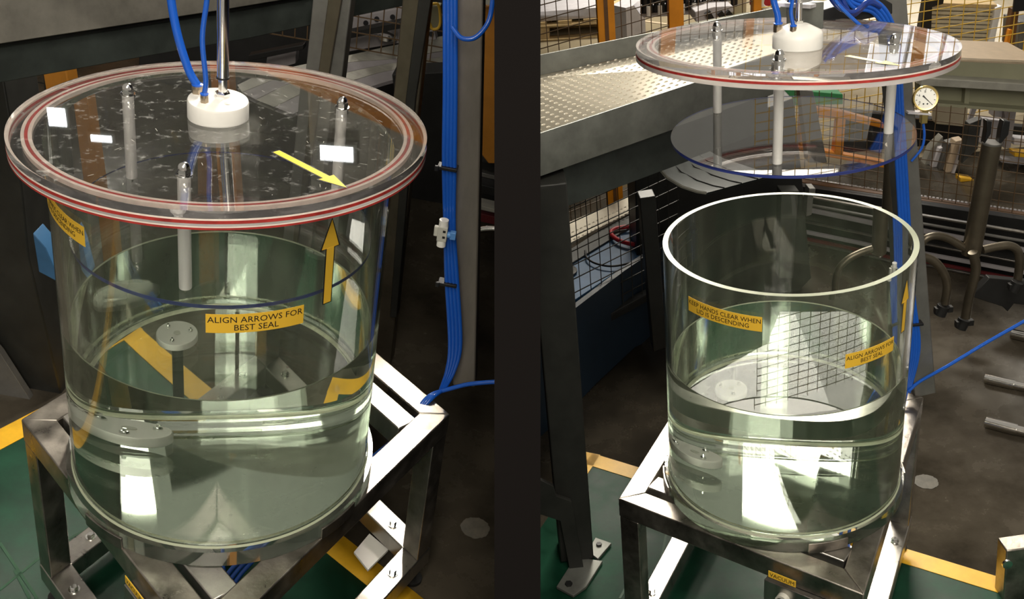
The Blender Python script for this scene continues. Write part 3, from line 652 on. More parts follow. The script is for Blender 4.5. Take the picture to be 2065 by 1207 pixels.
# tread-plate tray
ZT = .70
n0, n1 = R.z(1060,287,ZT), R.z(1560,122,ZT); b0, b1 = R.z(1060,158,ZT), R.z(1420,84,ZT)
tray = thing('tread_plate_tray', 'R', 'galvanised tray floored with raised tread plate at upper left of the open tank', 'platform', (n0.x, n0.y, ZT-.2))
m = MB(); m.prism([n0, n1, b1+(b1-b0)*.6, b0], (0,0,-.006)); part('tread_floor', m, 'tread', tray)
dn = (n1-n0).normalized(); inn = (b0-n0).normalized()
m = MB(); hh = (R.y(1090,352,R.z(1090,277,ZT).y).z-ZT)
m.prism([n0+Vector((0,0,.012)), n1+Vector((0,0,.012)), n1+Vector((0,0,hh)), n0+Vector((0,0,hh))], inn*-.006); part('near_side', m, 'galv', tray, .001)
m = MB(); ht = R.y(1090,114,b0.y).z-ZT
m.prism([b0, b1+(b1-b0)*.6, b1+(b1-b0)*.6+Vector((0,0,ht)), b0+Vector((0,0,ht))], (0,.006,0)); part('far_side', m, 'galv', tray, .001)
m = MB()
L1 = (n1-n0).length; W1 = (b0-n0).length; step = .027; rows = int(W1/step)
for i in range(1, rows):
    for j in range(int(L1/step)):
        c = n0+dn*((j+.5*(i % 2))*step+.01)+inn*(i*step)
        a, b = (dn, inn) if (i+j) % 2 else (dn, inn); a_, b_ = dn*.0085, (dn.cross(Vector((0,0,1))))*.0042
        m.add([c-a_, c-b_, c+a_, c+b_, c+Vector((0,0,.003))+a_*.3, c+Vector((0,0,.003))-a_*.3], [(5,1,0),(5,4,1),(4,2,1),(4,3,2),(4,5,3),(5,0,3)], 0, True)
part('tread_bumps', m, 'treadbump', tray, kind='stuff')
m = MB(); m.prism([n0+Vector((0,.05,hh)), n1+Vector((0,.05,hh)), n1+Vector((0,.05,hh-.12)), n0+Vector((0,.05,hh-.12))], (0,.05,0)); part('under_beam', m, 'darkgreen', tray, .002)
# tray leg with base plates
lg = R.z(1172,1135,FLOOR); t = thing('stanchion', 'R', 'dark steel leg of the tread-plate tray bolted to the green floor', 'leg', (lg.x, lg.y, FLOOR))
m = MB(); m.box((lg.x-.055, lg.y, FLOOR+.01), (lg.x+.035, lg.y+.10, ZT-.1)); part('column', m, 'legblack', t, .003)
q = [R.z(*p, FLOOR+.012) for p in ((1122,1182),(1160,1122),(1215,1130),(1182,1182),(1156,1200))]
m = MB(); m.prism(q, (0,0,-.008)); part('foot_plate', m, 'galv', t, .001)
for q_ in ((1147,1178),):
    bc = R.z(*q_, FLOOR+.012); bb = MB(); bb.lathe([(.010,0),(.010,.006),(0,.0065)], bc, 6, smooth=False); part('bolt', bb, 'blackmetal', t)
q = [R.z(*p, FLOOR+.012) for p in ((1201,1083),(1233,1094),(1206,1126),(1185,1110))]
m = MB(); m.prism(q, (0,0,-.008)); part('foot_plate', m, 'galv', t, .001)
bc = R.z(1208,1098, FLOOR+.012); bb = MB(); bb.lathe([(.008,0),(.008,.005),(0,.0055)], bc, 6, smooth=False); part('bolt', bb, 'blackmetal', t)
q = [R.y(*p, lg.y-.03) for p in ((1085,965),(1116,980),(1122,1000),(1152,1010),(1180,1160),(1150,1155),(1130,1050),(1085,1035))]
m = MB(); m.prism(q, (0,.012,0)); part('gusset', m, 'legblack', t, .001)
# big dark navy skirt and blue tray behind it
def V2(a, b): return ((a.x, a.y), (b.x, b.y))
pl = V2(R.z(1090,880,FLOOR), R.z(1330,660,FLOOR))
m = MB(); q = [R.v(*p, *pl) for p in ((1060,690),(1135,640),(1260,545),(1400,450),(1400,640),(1280,700),(1200,775),(1120,860),(1060,930))]; m.prism(q, (-.01,.02,0))
solid('machine_skirt', m, 'navy', 'R', 'dark navy sheet skirt of the machine left of the open tank', 'panel')
pl2 = V2(R.z(1090,800,FLOOR)+Vector((0,.35,0)), R.z(1330,590,FLOOR)+Vector((0,.35,0)))
bt = thing('blue_tray', 'R', 'blue tray lying behind black mesh under the tread-plate tray', 'tray', R.v(1150,600,*pl2))
zz = R.v(1110,560,*pl2).z
q = [R.z(*p, zz) for p in ((1080,600),(1105,640),(1270,530),(1340,480),(1340,425),(1230,448),(1100,540))]
m = MB(); m.prism(q, (0,0,-.02)); part('tray_sheet', m, 'bluetray', bt, .002)
q = [R.z(*p, zz+.02) for p in ((1093,470),(1290,388),(1305,408),(1130,500),(1095,528))]
m = MB(); m.prism(q, (0,0,-.01)); ts = solid('walkway_strip', m, 'tread', 'R', 'narrow tread-plate strip lit behind the black mesh', 'walkway')
zq = zz+.02; m = MB(); A_, B_ = R.z(1120,480,zq), R.z(1290,400,zq); d_ = (B_-A_)
for i in range(3):
    for j in range(22):
        c = A_+d_*(j/21.)+Vector((0, -.02-.035*i, .001))+d_.normalized()*(.012*(i % 2)); a_ = d_.normalized()*.009; b_ = Vector((-a_.y, a_.x, 0))*.5
        m.add([c-a_, c-b_, c+a_, c+b_, c+Vector((0,0,.004))], [(1,0,4),(2,1,4),(3,2,4),(0,3,4)], 0, True)
solid('tread_bumps', m, 'treadbump', 'R', 'raised tread pattern on the narrow walkway strip', 'tread', kind='stuff')
# broken rail of chain under strip
q = [R.z(*p, zz+.008) for p in ((1103,560),(1275,455),(1290,430),(1292,412),(1110,528))]
solid('chain_rail', MB().prism(q, (0,0,-.01)), 'darksteel', 'R', 'dark toothed chain rail beneath the lit walkway strip', 'rail')
# leg foot
fc = R.z(1137,548,zz+.004); ft = thing('levelling_mount', 'R', 'round chrome levelling foot standing on the blue tray', 'foot', fc)
m = MB(); m.lathe([(.05,0),(.05,.006),(.02,.016),(.012,.02),(.012,.04),(0,.04)], fc, 28); part('foot_disc', m, 'darksteel', ft)
m = MB(); m.tube([fc+Vector((0,0,.04)), fc+Vector((0,0,.42))], .032, 20); part('foot_column', m, 'blackmetal', ft)
hose('cable', 'R', [R.z(*p, zz+.02) for p in ((1330,492),(1290,494),(1250,485),(1232,470),(1245,460),(1290,455),(1340,456))], .009, 'red cable looped on the blue tray behind mesh', m='redplastic', cat='cable')
hose('cable', 'R', [R.z(*p, zz+.015) for p in ((1180,505),(1184,520),(1205,532),(1240,536),(1290,525))], .004, 'thin black cable curling on the blue tray', m='black', cat='cable')
# mesh generator: wires over a pixel-mapped quad on a vertical plane
def meshpanel(bay, A, B, zlo, zhi, su, sv, r, skew=0):
    """wires on the vertical plane through bay points A, B"""
    m = MB(); A, B = Vector((A[0],A[1],0)), Vector((B[0],B[1],0)); Lh = (B-A).length; d = (B-A)/Lh; nn = Vector((-d.y,d.x,0))
    k = 0; u = 0
    while u <= Lh+1e-6:
        p = A+d*u; m.beam((p.x,p.y,zlo), (p.x,p.y,zhi), r*2, r*2, up=(0,1,.01)); u += su
    v = zlo
    while v <= zhi+1e-6:
        p, q = A+nn*r*1.5, B+nn*r*1.5; m.beam((p.x,p.y,v), (q.x,q.y,v), r*2, r*2); v += sv
    return m
# black mesh in front of the blue tray
mA, mB_ = R.z(1075,900,FLOOR)+Vector((-.1,.10,0)), R.z(1330,690,FLOOR)+Vector((.1,.10,0))
za = R.v(1110,700,(mA.x,mA.y),(mB_.x,mB_.y)).z; zb_ = R.v(1110,430,(mA.x,mA.y),(mB_.x,mB_.y)).z
gd = thing('mesh_guard', 'R', 'black wire mesh guard in front of the blue tray', 'guard', (mA.x,mA.y,za))
part('wire_mesh', meshpanel('R', mA, mB_, za, zb_, .05, .05, .0014), 'blackwire', gd, kind='stuff')
m = MB(); m.beam((mA.x,mA.y,za), (mB_.x,mB_.y,za), .03, .03); part('bottom_bar', m, 'blackmetal', gd, .001)
# fence in front of the hall, left part: black-brown mesh with orange posts
fz0, fz1 = .30, 1.25
FA = R.y(1040,150,2.15); FB = R.y(1545,60,2.95)
g2 = thing('mesh_fence', 'R', 'brown wire mesh fence with orange posts behind the tread-plate tray', 'fence', (FA.x,FA.y,FLOOR))
part('wire_mesh', meshpanel('R', FA, FB, FLOOR+.15, FB.z+1.0, .055, .055, .0017), 'rustwire', g2, kind='stuff')
pv = ((FA.x,FA.y),(FB.x,FB.y))
for (xa, xb) in ((1207,1233), (1351,1372), (1519,1530)):
    p, q = R.v(xa,20,*pv), R.v(xb,20,*pv); wd = (q-p).length
    c = (p+q)/2; m = MB(); m.box((c.x-wd/2, c.y-.03, FLOOR+.002), (c.x+wd/2, c.y+.02, FB.z+1.05)); part('fence_post', m, 'orange', g2, .003)
p = R.v(1220,20,*pv); m = MB(); m.box((p.x-.008, p.y-.034, FLOOR+.01), (p.x+.008, p.y-.031, FB.z+1.0)); part('post_slot', m, 'brownrail', g2)
# olive sill at the back of the tray
q = [R.y(*p, 2.75) for p in ((1372,56),(1515,29),(1519,52),(1519,60),(1372,66))]
solid('sill_beam', MB().prism(q, (0,.05,0)), 'olive', 'R', 'olive grey beam sloping behind the raised lid rear edge', 'beam')
# hall things beyond the fence, upper left
def pallet(x_px, y_px, yaw, label, s=1.0):
    c = R.z(x_px, y_px, FLOOR); t = thing('pallet', 'R', label, 'pallet', c); q = Matrix.Rotation(yaw, 3, 'Z')
    P = lambda x, y, z: c+q @ Vector((x*s, y*s, z*s))
    for k in range(7): 
        m = MB(); m.prism([P(-.6+k*.185,-.4,.122), P(-.6+k*.185+.1,-.4,.122), P(-.6+k*.185+.1,.4,.122), P(-.6+k*.185,.4,.122)], (0,0,.02*s)); part('deck_board', m, 'wood', t)
    for y_ in (-.4,-.05,.3):
        m = MB(); m.prism([P(-.6,y_,.1), P(.61,y_,.1), P(.61,y_+.1,.1), P(-.6,y_+.1,.1)], (0,0,.02*s)); part('stringer', m, 'wood', t)
        m = MB(); m.prism([P(-.6,y_,.0), P(.61,y_,.0), P(.61,y_+.1,.0), P(-.6,y_+.1,.0)], (0,0,.018*s)); part('bottom_board', m, 'wood', t)
        for x_ in (-.6,-.05,.49):
            m = MB(); m.prism([P(x_,y_,.02), P(x_+.12,y_,.02), P(x_+.12,y_+.1,.02), P(x_,y_+.1,.02)], (0,0,.078*s)); part('block', m, 'wood', t)
    return c, P
c, P = pallet(1095, 58, -.12, 'wooden pallet with pale sheet stack on the hall floor at upper left', 1.0)
m = MB(); m.prism([P(-.58,-.38,.145), P(.5,-.38,.145), P(.5,.38,.145), P(-.58,.38,.145)], (0,0,.07)); solid('sheet_stack', m, 'palegrey', 'R', 'pale sheets stacked on the wooden pallet', 'sheets')
gm = MB(); q = [R.z(*p, FLOOR+.004) for p in ((1060,22),(1210,21),(1220,2),(1214,-12),(1060,-12))]; gm.prism(q, (0,0,-.003)); solid('floor', gm, 'green', 'R', kind='structure')
q = [R.z(*p, FLOOR+.3) for p in ((1235,22),(1262,26),(1266,20),(1240,15))]; solid('box', MB().prism(q, (0,0,-.12)), 'orange', 'R', 'small orange box on the hall floor beyond the fence', 'box')
q = [R.z(*p, FLOOR+.35) for p in ((1234,10),(1262,16),(1300,4),(1270,-8))]; solid('box', MB().prism(q, (0,0,-.34)), 'palegrey', 'R', 'pale grey crate on the hall floor beyond the fence', 'box')
# row of black valve heads on a rack
rk = thing('valve_rack', 'R', 'white rack with a row of black valve heads beyond the fence', 'rack', R.y(1380,28,3.9))
q = [R.y(*p, 3.9) for p in ((1290,30),(1300,36),(1440,26),(1480,16),(1480,6),(1300,22))]; m = MB(); m.prism(q, (0,.25,0)); part('rack_body', m, 'palegrey', rk, .004)
for k in range(16):
    x = 1299+k*12; y0 = 26-k*.95; a, b = R.y(x, y0, 3.85), R.y(x+1, y0-30, 3.85)
    m = MB(); m.tube([a, a+(b-a)*.45], .022, 10); m.tube([a+(b-a)*.45, a+(b-a)*.6], .014, 10); m.tube([a+(b-a)*.6, b], .020, 10); part('valve_head', m, 'black', rk)
for k in range(8):
    a = R.y(1308+k*23, 32-k*1.6, 3.82); m = MB(); m.tube([a, a+Vector((0,0,.05))], .012, 8); part('white_knob', m, 'whiteplate', rk)
q = [R.y(*p, 3.7) for p in ((1402,24),(1404,45),(1415,47),(1480,24),(1478,12),(1440,14))]; solid('white_hopper', MB().prism(q, (0,.2,0)), 'palegrey', 'R', 'white sloping metal hopper under the valve rack', 'hopper', bevel=.004)
for k, xx in enumerate((1426, 1450, 1465)):
    a, b = R.y(xx, 24, 3.66), R.y(xx+10, 42-k*4, 3.66); solid('hopper_arm', MB().beam(a, b, .03, .03, up=(0,1,0)), 'black', 'R', 'short black arm on the white hopper, '+('left','middle','right')[k]+' one', 'arm', 'black arms on the white hopper')
q = [R.y(*p, 4.2) for p in ((1478,-8),(1478,30),(1505,28),(1506,-8))]; solid('cabinet', MB().prism(q, (0,.3,0)), mat('pale_green_cabinet', (.62,.63,.42), .5), 'R', 'pale green cabinet beyond the brown mesh fence', 'cabinet', bevel=.004)
# hall floor markings
m = MB(); a, b = R.z(1235,35,FLOOR), R.z(1345,49,FLOOR); m.prism([Vector((s.x,s.y,FLOOR+.004)) for s in strip(a,b,.03)], (0,0,-.002)); solid('floor_line', m, 'beige', 'R', 'pale line painted on the hall floor', 'floor line')
# yellow fence behind the lid to the right
YF = 3.3
YA, YB = R.y(1525,60,3.15), R.y(2110,60,3.5)
yf = thing('mesh_fence', 'R', 'yellow wire mesh fence across the hall at upper right', 'fence', (YA.x,YA.y,FLOOR))
ytop = R.y(1800,-60,3.3).z+2.2
part('wire_mesh', meshpanel('R', YA, YB, FLOOR+.05, ytop, .075, .048, .0018), 'yellowwire', yf, kind='stuff')
pv = ((YA.x,YA.y),(YB.x,YB.y))
for (xa, xb) in ((1863,1879), (2044,2060)):
    p, q = R.v(xa,30,*pv), R.v(xb,30,*pv); c = (p+q)/2; wd = (q-p).length; m = MB(); m.box((c.x-wd/2, c.y-.03, .75), (c.x+wd/2, c.y+.02, ytop)); part('fence_post', m, 'orange', yf, .002)
p = R.v(2050,50,*pv); m = MB(); m.box((p.x-.05, p.y-.05, .80), (p.x+.035, p.y-.035, p.z+.08)); part('latch_box', m, 'black', yf, .002)
# red/green machines behind yellow mesh, centre
q = [R.y(*p, 3.9) for p in ((1529,-10),(1529,25),(1560,27),(1560,-10))]; solid('red_bin', MB().prism(q, (0,.2,0)), 'redplastic', 'R', 'red bin at left behind the yellow mesh', 'bin', bevel=.004)
q = [R.y(*p, 3.9) for p in ((1533,27),(1533,36),(1560,38),(1560,27))]; solid('red_bin', MB().prism(q, (0,.2,0)), 'redplastic', 'R', 'small red bin below the larger red bin', 'bin', bevel=.004)
q = [R.y(*p, 3.85) for p in ((1531,40),(1531,50),(1582,52),(1582,40))]; solid('dark_box', MB().prism(q, (0,.2,0)), 'navy', 'R', 'dark blue box behind the yellow mesh by the hub', 'box', bevel=.004)
hose('white_cable', 'R', [R.y(*p, 3.8) for p in ((1538,-5),(1536,8),(1542,16),(1552,18),(1556,28))], .012, 'white cable hanging behind the yellow mesh', m='whiteplate', cat='cable')
# orange steelwork under the lid (robot guard) seen between the plates
og = thing('orange_guard', 'R', 'orange barred guard frame behind the pressing sheet', 'guard', R.y(1620,300,2.6))
YO = 2.45
for k, pts in enumerate((((1618,215),(1702,228),(1706,242),(1620,238)), ((1616,228),(1638,232),(1632,310),(1612,305)), ((1690,240),(1706,242),(1700,318),(1682,315)), ((1702,228),(1782,250),(1784,262),(1703,243)), ((1612,296),(1790,330),(1788,340),(1610,308)))):
    pslab(og, 'guard_bar', 'R', pts, YO, .05, 'orange', .004)
hose('orange_pipe', 'R', [R.y(*p, 2.2) for p in ((1395,300),(1440,282),(1490,256),(1520,240),(1526,228),(1524,180))], .016, 'orange pipe bending behind the pressing sheet', m='orange', cat='pipe')
slab('orange_upright', 'R', ((1360,236),(1378,232),(1380,300),(1362,300)), 2.3, .05, 'orange2', 'orange reflection at the left edge of the pressing sheet, as an upright bar', 'post', .003)  # solid bar standing in for an orange reflection in the sheet
slab('orange_upright', 'R', ((1698,30),(1728,36),(1726,66),(1700,62)), 2.9, .06, 'orange', 'orange upright behind the arm above the lid', 'post', .003)
slab('green_machine', 'R', ((1580,180),(1700,190),(1700,212),(1580,215)), 2.9, .2, 'green', 'bright green machine panel below the lid', 'panel', .003)
slab('cross_post', 'R', ((1612,180),(1640,184),(1668,330),(1630,330)), 2.0, .06, 'greypost', 'grey steel post behind the spacer rods', 'post', .003)
# conveyor beam at right
bm = thing('conveyor_beam', 'R', 'long beige and olive conveyor beam at upper right', 'beam', R.y(2000,150,2.3))
YB2 = 2.2; a0, a1 = R.y(1850,115,YB2), R.y(2110,128,YB2)
zt_ = a1.z; zt0 = a0.z
tp = [R.y(1870,117,YB2), R.y(2110,127,YB2)]; bkk = [Vector((p.x, p.y+.34, p.z)) for p in tp]
m = MB(); m.prism([tp[0], tp[1], bkk[1], bkk[0]], (0,0,-.01)); part('beam_top', m, 'beige', bm, .001)
pslab(bm, 'beam_face', 'R', ((1870,117),(2110,127),(2110,172),(1870,156)), YB2, .03, 'olive', .001)
m = MB(); q = [R.y(1850,159,YB2-.03), R.y(2110,175,YB2-.03)]; m.beam(q[0], q[1], .08, .03); part('ledge', m, 'conc', bm, .002)
pslab(bm, 'lower_web', 'R', ((1850,168),(2110,186),(2110,222),(1850,204)), YB2+.03, .03, 'olive', .001)
for xx in (1948, 2085):
    a, b = R.y(xx,172,YB2+.02), R.y(xx-3,208,YB2+.02); m = MB(); m.beam(a, b, .02, .04, up=(0,1,0)); part('web_rib', m, 'olive', bm, .001)
m = MB(); m.beam(R.y(1850,204,YB2), R.y(2110,224,YB2), .06, .012); part('lower_flange', m, 'olive', bm, .001)
slab('pale_board', 'R', ((1560,78),(1760,96),(1880,118),(1880,150),(1560,140)), 2.6, .03, 'beige', 'beige board seen through the raised lid', 'board')
# crate of slats behind the yellow mesh
cr_ = thing('slatted_crate', 'R', 'large pale slatted wooden crate behind the yellow mesh', 'crate', R.y(1950,95,4.0))
sl = mat('crate_slats', (.55,.49,.36), .6, noise=.1)
for k in range(9):
    y0 = 14+k*8.6; x_ = 1876-k*1.3; pslab(cr_, 'slat', 'R', ((x_,y0),(2008-k*2.2,y0+3.5),(2008-k*2.2,y0+10.3),(x_,y0+6.8)), 4.0, .05, sl, .004)
pslab(cr_, 'end_board', 'R', ((2008,16),(2021,12),(2004,92),(1990,95)), 3.98, .06, 'whitewall', .003)
q = [R.y(1876,13,4.0), R.y(2010,17,4.0)]; m = MB(); m.prism([q[0], q[1], q[1]+Vector((.1,.6,0)), q[0]+Vector((.1,.6,0))], (0,0,.02)); part('crate_lid', m, 'wood', cr_)
pslab(cr_, 'corner_post', 'R', ((1872,14),(1880,14),(1868,92),(1860,90)), 3.97, .06, 'wood', .003)
# bright windows and hanging things
win = thing('window', 'R', None, None, R.y(1950,0,5.5)); win.name = 'window_1'; win['kind'] = 'structure'
pslab(win, 'pane', 'R', ((1820,-1000),(2110,-1000),(2110,110),(1820,95)), 6.2, .02, 'window')
for xx in (1905, 1985, 2065): pslab(win, 'mullion', 'R', ((xx,-1000),(xx+6,-1000),(xx+5,110),(xx-1,110)), 6.15, .03, 'palegrey')
pslab(win, 'sill', 'R', ((1820,68),(2110,78),(2110,86),(1820,76)), 6.12, .05, 'palegrey')
slab('wall_panel', 'R', ((1560,-600),(1850,-600),(1850,90),(1560,80)), 6.6, .05, 'palegrey', 'pale wall panel far behind the mast', 'panel')
slab('dark_upright', 'R', ((1868,-10),(1905,-12),(1902,8),(1880,14),(1876,95),(1850,95),(1862,20)), 3.7, .05, 'black', 'black shape of a machine head behind the fence post', 'machine')
slab('yellow_black_post', 'R', ((2042,18),(2056,18),(2045,100),(2028,100)), 3.6, .05, 'brownrail', 'yellow and black marked post at far upper right', 'post', .002)
slab('yellow_black_post', 'R', ((2036,60),(2042,60),(2034,102),(2026,102)), 3.58, .03, 'orange', 'narrow yellow strip on the dark post at far upper right', 'post', .002)
slab('grey_cabinet', 'R', ((2056,44),(2110,46),(2110,104),(2052,100)), 3.9, .2, 'greypost', 'grey cabinet at the right edge behind the fence', 'cabinet', .004)
# machine behind: plinth with rails
YP = 1.9
plv = V2(R.z(1613,484,FLOOR), R.z(2065,574,FLOOR))
mc = thing('conveyor_machine', 'R', 'long black conveyor machine with bright edge rails behind the open tank', 'machine', R.v(1850,520,*plv))
def vquad(par, name, pts, mn, th=.03, off=0, bevel=.001, kind=None, label=None):
    q = [R.v(*p, (plv[0][0], plv[0][1]+off), (plv[1][0], plv[1][1]+off)) for p in pts]; m = MB(); m.prism(q, (0,th,0)); return part(name, m, mn, par, bevel, label, kind)
vquad(mc, 'plinth', ((1590,372),(2100,448),(2100,600),(2065,612),(1880,572),(1613,530),(1590,500)), 'blackmetal', .05, .06)
for (y0, y1, mn, hh_, off) in ((484,573,'steel2',3.5,-.02), (443,530,'steel2',3.0,-.01), (415,502,'lav',8,.0), (462,548,'lav',6,0), (476,566,'darkred',7,.01), (392,468,'steel2',3.5,-.03), (408,486,'greypost',3,-.02)):
    s_ = (y1-y0)/452.
    vquad(mc, 'rail', ((1600,y0-2),(2100,y1+6),(2100,y1+6+hh_),(1600,y0-2+hh_)), mn, .02, off, .0008)
# patterned strip and brown rail
for (y0, y1, h_, mn, off, nm) in ((356,432,26,'conc',.28,'corrugated_strip'), (383,449,30,'conc',.20,'corrugated_strip')):
    vquad(mc, nm, ((1600,y0),(2100,y1+6),(2100,y1+6+h_),(1600,y0+h_)), mn, .02, off)
vquad(mc, 'brown_rail', ((1618,367),(2100,440),(2100,458),(1618,384)), 'brownrail', .05, .12, .002)
# corrugation ridges
m = MB()
for k in range(60):
    x = 1610+k*8.2; y = 372+(x-1610)*.152; p = R.v(x, y, (plv[0][0], plv[0][1]+.275), (plv[1][0], plv[1][1]+.275)); m.tube([p+Vector((0,-.002,.035)), p+Vector((0,-.002,-.06))], .006, 6)
    y += 27; p = R.v(x+3, y, (plv[0][0], plv[0][1]+.195), (plv[1][0], plv[1][1]+.195)); m.tube([p+Vector((0,-.002,.03)), p+Vector((0,-.002,-.04))], .006, 6)
part('corrugation', m, 'palegrey', mc, kind='stuff')
# brown/black mesh in front of that machine, continuing the yellow fence lower down
MA = R.v(1600,300,(plv[0][0], plv[0][1]+.10),(plv[1][0], plv[1][1]+.10)); MBq = R.v(2110,300,(plv[0][0], plv[0][1]+.10),(plv[1][0], plv[1][1]+.10))
zlo = R.v(1850,398,(plv[0][0], plv[0][1]+.10),(plv[1][0], plv[1][1]+.10)).z; zhi = R.v(1850,205,(plv[0][0], plv[0][1]+.10),(plv[1][0], plv[1][1]+.10)).z
mg = thing('mesh_guard', 'R', 'bronze wire mesh guard above the conveyor machine at right', 'guard', (MA.x,MA.y,zlo))
part('wire_mesh', meshpanel('R', (MA.x,MA.y), (MBq.x,MBq.y), zlo, zhi, .052, .040, .0013), 'rustwire', mg, kind='stuff')
# gear behind the bronze mesh
Yg = 2.75
def g_(name, pts, Y, mn, label, cat, th=.06): slab(name, 'R', pts, Y, th, mn, label, cat, .003)
g_('black_backboard', ((1700,225),(2110,260),(2110,450),(1700,390)), 3.15, 'blackmetal', 'dark machine interior behind the bronze mesh', 'panel')
g_('grey_profile', ((1878,300),(1902,275),(1902,290),(1870,352),(1858,352)), 2.9, 'conc', 'leftmost grey channel in the bundle behind the mesh', 'profile')
g_('grey_profile', ((1895,300),(1918,290),(1912,310),(1890,358),(1872,355)), 2.86, 'palegrey', 'second pale channel in the bundle behind the mesh', 'profile')
g_('grey_profile', ((1912,290),(1930,285),(1920,320),(1905,360),(1890,358)), 2.82, 'greypost', 'third grey channel in the bundle behind the mesh', 'profile')
g_('grey_profile', ((1928,285),(1944,282),(1930,330),(1916,362),(1904,361)), 2.78, 'beige', 'rightmost beige channel in the bundle behind the mesh', 'profile')
g_('edge_strip', ((1944,280),(1948,280),(1922,362),(1917,362)), 2.75, 'palegrey', 'thin pale strip right of the channel bundle', 'strip', .02)
g_('pale_plate', ((1962,216),(1972,216),(1956,256),(1950,254)), 2.7, 'palegrey', 'narrow pale plate below the beam at right', 'plate', .02)
g_('white_rail', ((1985,240),(2026,244),(2016,300),(1978,290)), 2.9, 'palegrey', 'wide pale rail between the two black clips', 'rail')
g_('white_rail', ((2006,214),(2036,216),(2034,238),(2004,236)), 2.85, 'palegrey', 'short pale rail just under the olive beam', 'rail')
g_('white_rail', ((2032,222),(2050,224),(2038,300),(2024,298)), 2.8, 'lav', 'grey rail right of the black clips', 'rail')
g_('white_rail', ((2046,278),(2110,284),(2110,296),(2044,292)), 2.8, 'palegrey', 'pale bar at the right edge behind mesh', 'rail')
g_('white_rail', ((2022,320),(2110,330),(2110,338),(2020,328)), 2.75, 'lav', 'lower grey bar at the right edge behind mesh', 'rail')
g_('white_rail', ((2030,345),(2046,347),(2042,390),(2026,386)), 2.72, 'palegrey', 'upright pale bar low at the right behind mesh', 'rail')
g_('yellow_block', ((1937,358),(1964,362),(1962,384),(1936,380)), 2.65, 'tape', 'yellow block behind the mesh left of the steel column', 'block')
g_('yellow_block', ((2014,368),(2028,370),(2026,392),(2012,390)), 2.65, 'tape', 'small yellow block right of the steel column', 'block')
g_('yellow_block', ((2046,306),(2110,312),(2110,322),(2046,316)), 2.7, 'tape', 'yellow bar at the right edge behind mesh', 'block')
g_('crate_face', ((1890,213),(1952,217),(1950,256),(1888,250)), 3.1, mat('pale_slats', (.55,.49,.36), .6), 'pale slatted crate face below the gauge', 'crate')
for k, pts in enumerate((((1990,243),(2001,245),(1999,270),(1985,292),(1990,262)), ((2024,243),(2038,245),(2034,272),(2014,296),(2019,262)))):
    slab('black_clip', 'R', pts, 1.24, .03, 'black', ('left' if k == 0 else 'right')+' black clip standing on top of the steel column', 'clip', .003)
slab('black_clip', 'R', ((1955,250),(1980,240),(1972,300),(1940,330),(1948,290)), 2.6, .05, 'darksteel', 'dark linkage left of the black clips', 'linkage', .003)
# steel column with curved pipes
YC = 1.25
ct, cb = R.y(2000,290,YC), R.y(1958,512,YC)
col = thing('pipe_stand', 'R', 'dark steel column with four bent pipe legs at right', 'stand', (cb.x, cb.y, FLOOR))
rc = (R.y(2018,290,YC)-R.y(1980,290,YC)).length/2
m = MB(); m.tube([ct, cb], rc, 32); part('column', m, 'bronze', col)
m = MB(); m.tube([ct+Vector((0,0,.0)), ct+(ct-cb).normalized()*.006], rc*1.0, 32); part('column_cap', m, 'greypost', col)
for pts, rr, Yp in ((((1945,500),(1915,482),(1890,475),(1868,480),(1856,495)), .0105, YC), ((1982,503),(2010,497),(2035,495),(2052,505),(2056,530),(2052,566)) and (((1982,503),(2010,497),(2035,495),(2052,505),(2056,530),(2052,566)), .0115, YC),
                ((((1962,508),(1968,540),(1962,570),(1954,600),(1947,640)), .0125, YC-.06))):
    m = MB(); m.tube(smooth_path([R.y(*p, Yp) for p in pts], 6), rr*1.25, 16); part('bent_leg', m, 'bronze', col)
pts = ((1856,516),(1880,524),(1900,545),(1910,575),(1905,612)); m = MB(); m.tube(smooth_path([R.y(*p, YC-.02) for p in pts], 6), .0145, 16); part('bent_leg', m, 'bronze', col)
for (x_, y_) in ((1903,618), (1945,645), (2052,570)):
    p = R.y(x_, y_, YC-.03); m = MB(); m.tube([p+Vector((-.012,0,-.03)), p+Vector((.0,0,.004))], .021, 14); m.beam(p+Vector((-.03,0,-.01)), p+Vector((.03,0,-.01)), .02, .02); part('pipe_clamp', m, 'blackmetal', col, .001)
# second column partly behind the tank
ct, cb = R.y(1800,380,YC+.1), R.y(1795,508,YC+.1)
c2 = thing('pipe_stand', 'R', 'second dark pipe stand seen through the open tank wall', 'stand', (cb.x,cb.y,FLOOR))
m = MB(); m.tube([ct+Vector((0,0,.15)), cb], .034, 28); part('column', m, 'bronze', c2)
m = MB(); m.tube(smooth_path([R.y(*p, YC+.1) for p in ((1780,500),(1745,510),(1715,525),(1695,550),(1690,600))], 6), .013, 16); part('bent_leg', m, 'bronze', c2)
m = MB(); m.tube([cb, cb+Vector((0,0,-.012))], .02, 16); part('column_end', m, 'chrome', c2)
# lower dark bracket at right edge
slab('dark_bracket', 'R', ((1995,560),(2110,572),(2110,620),(2045,612),(2032,628),(2022,618),(1960,598)), 1.32, .03, 'blackmetal', 'dark bracket plate under the right-hand machine', 'bracket', .002)
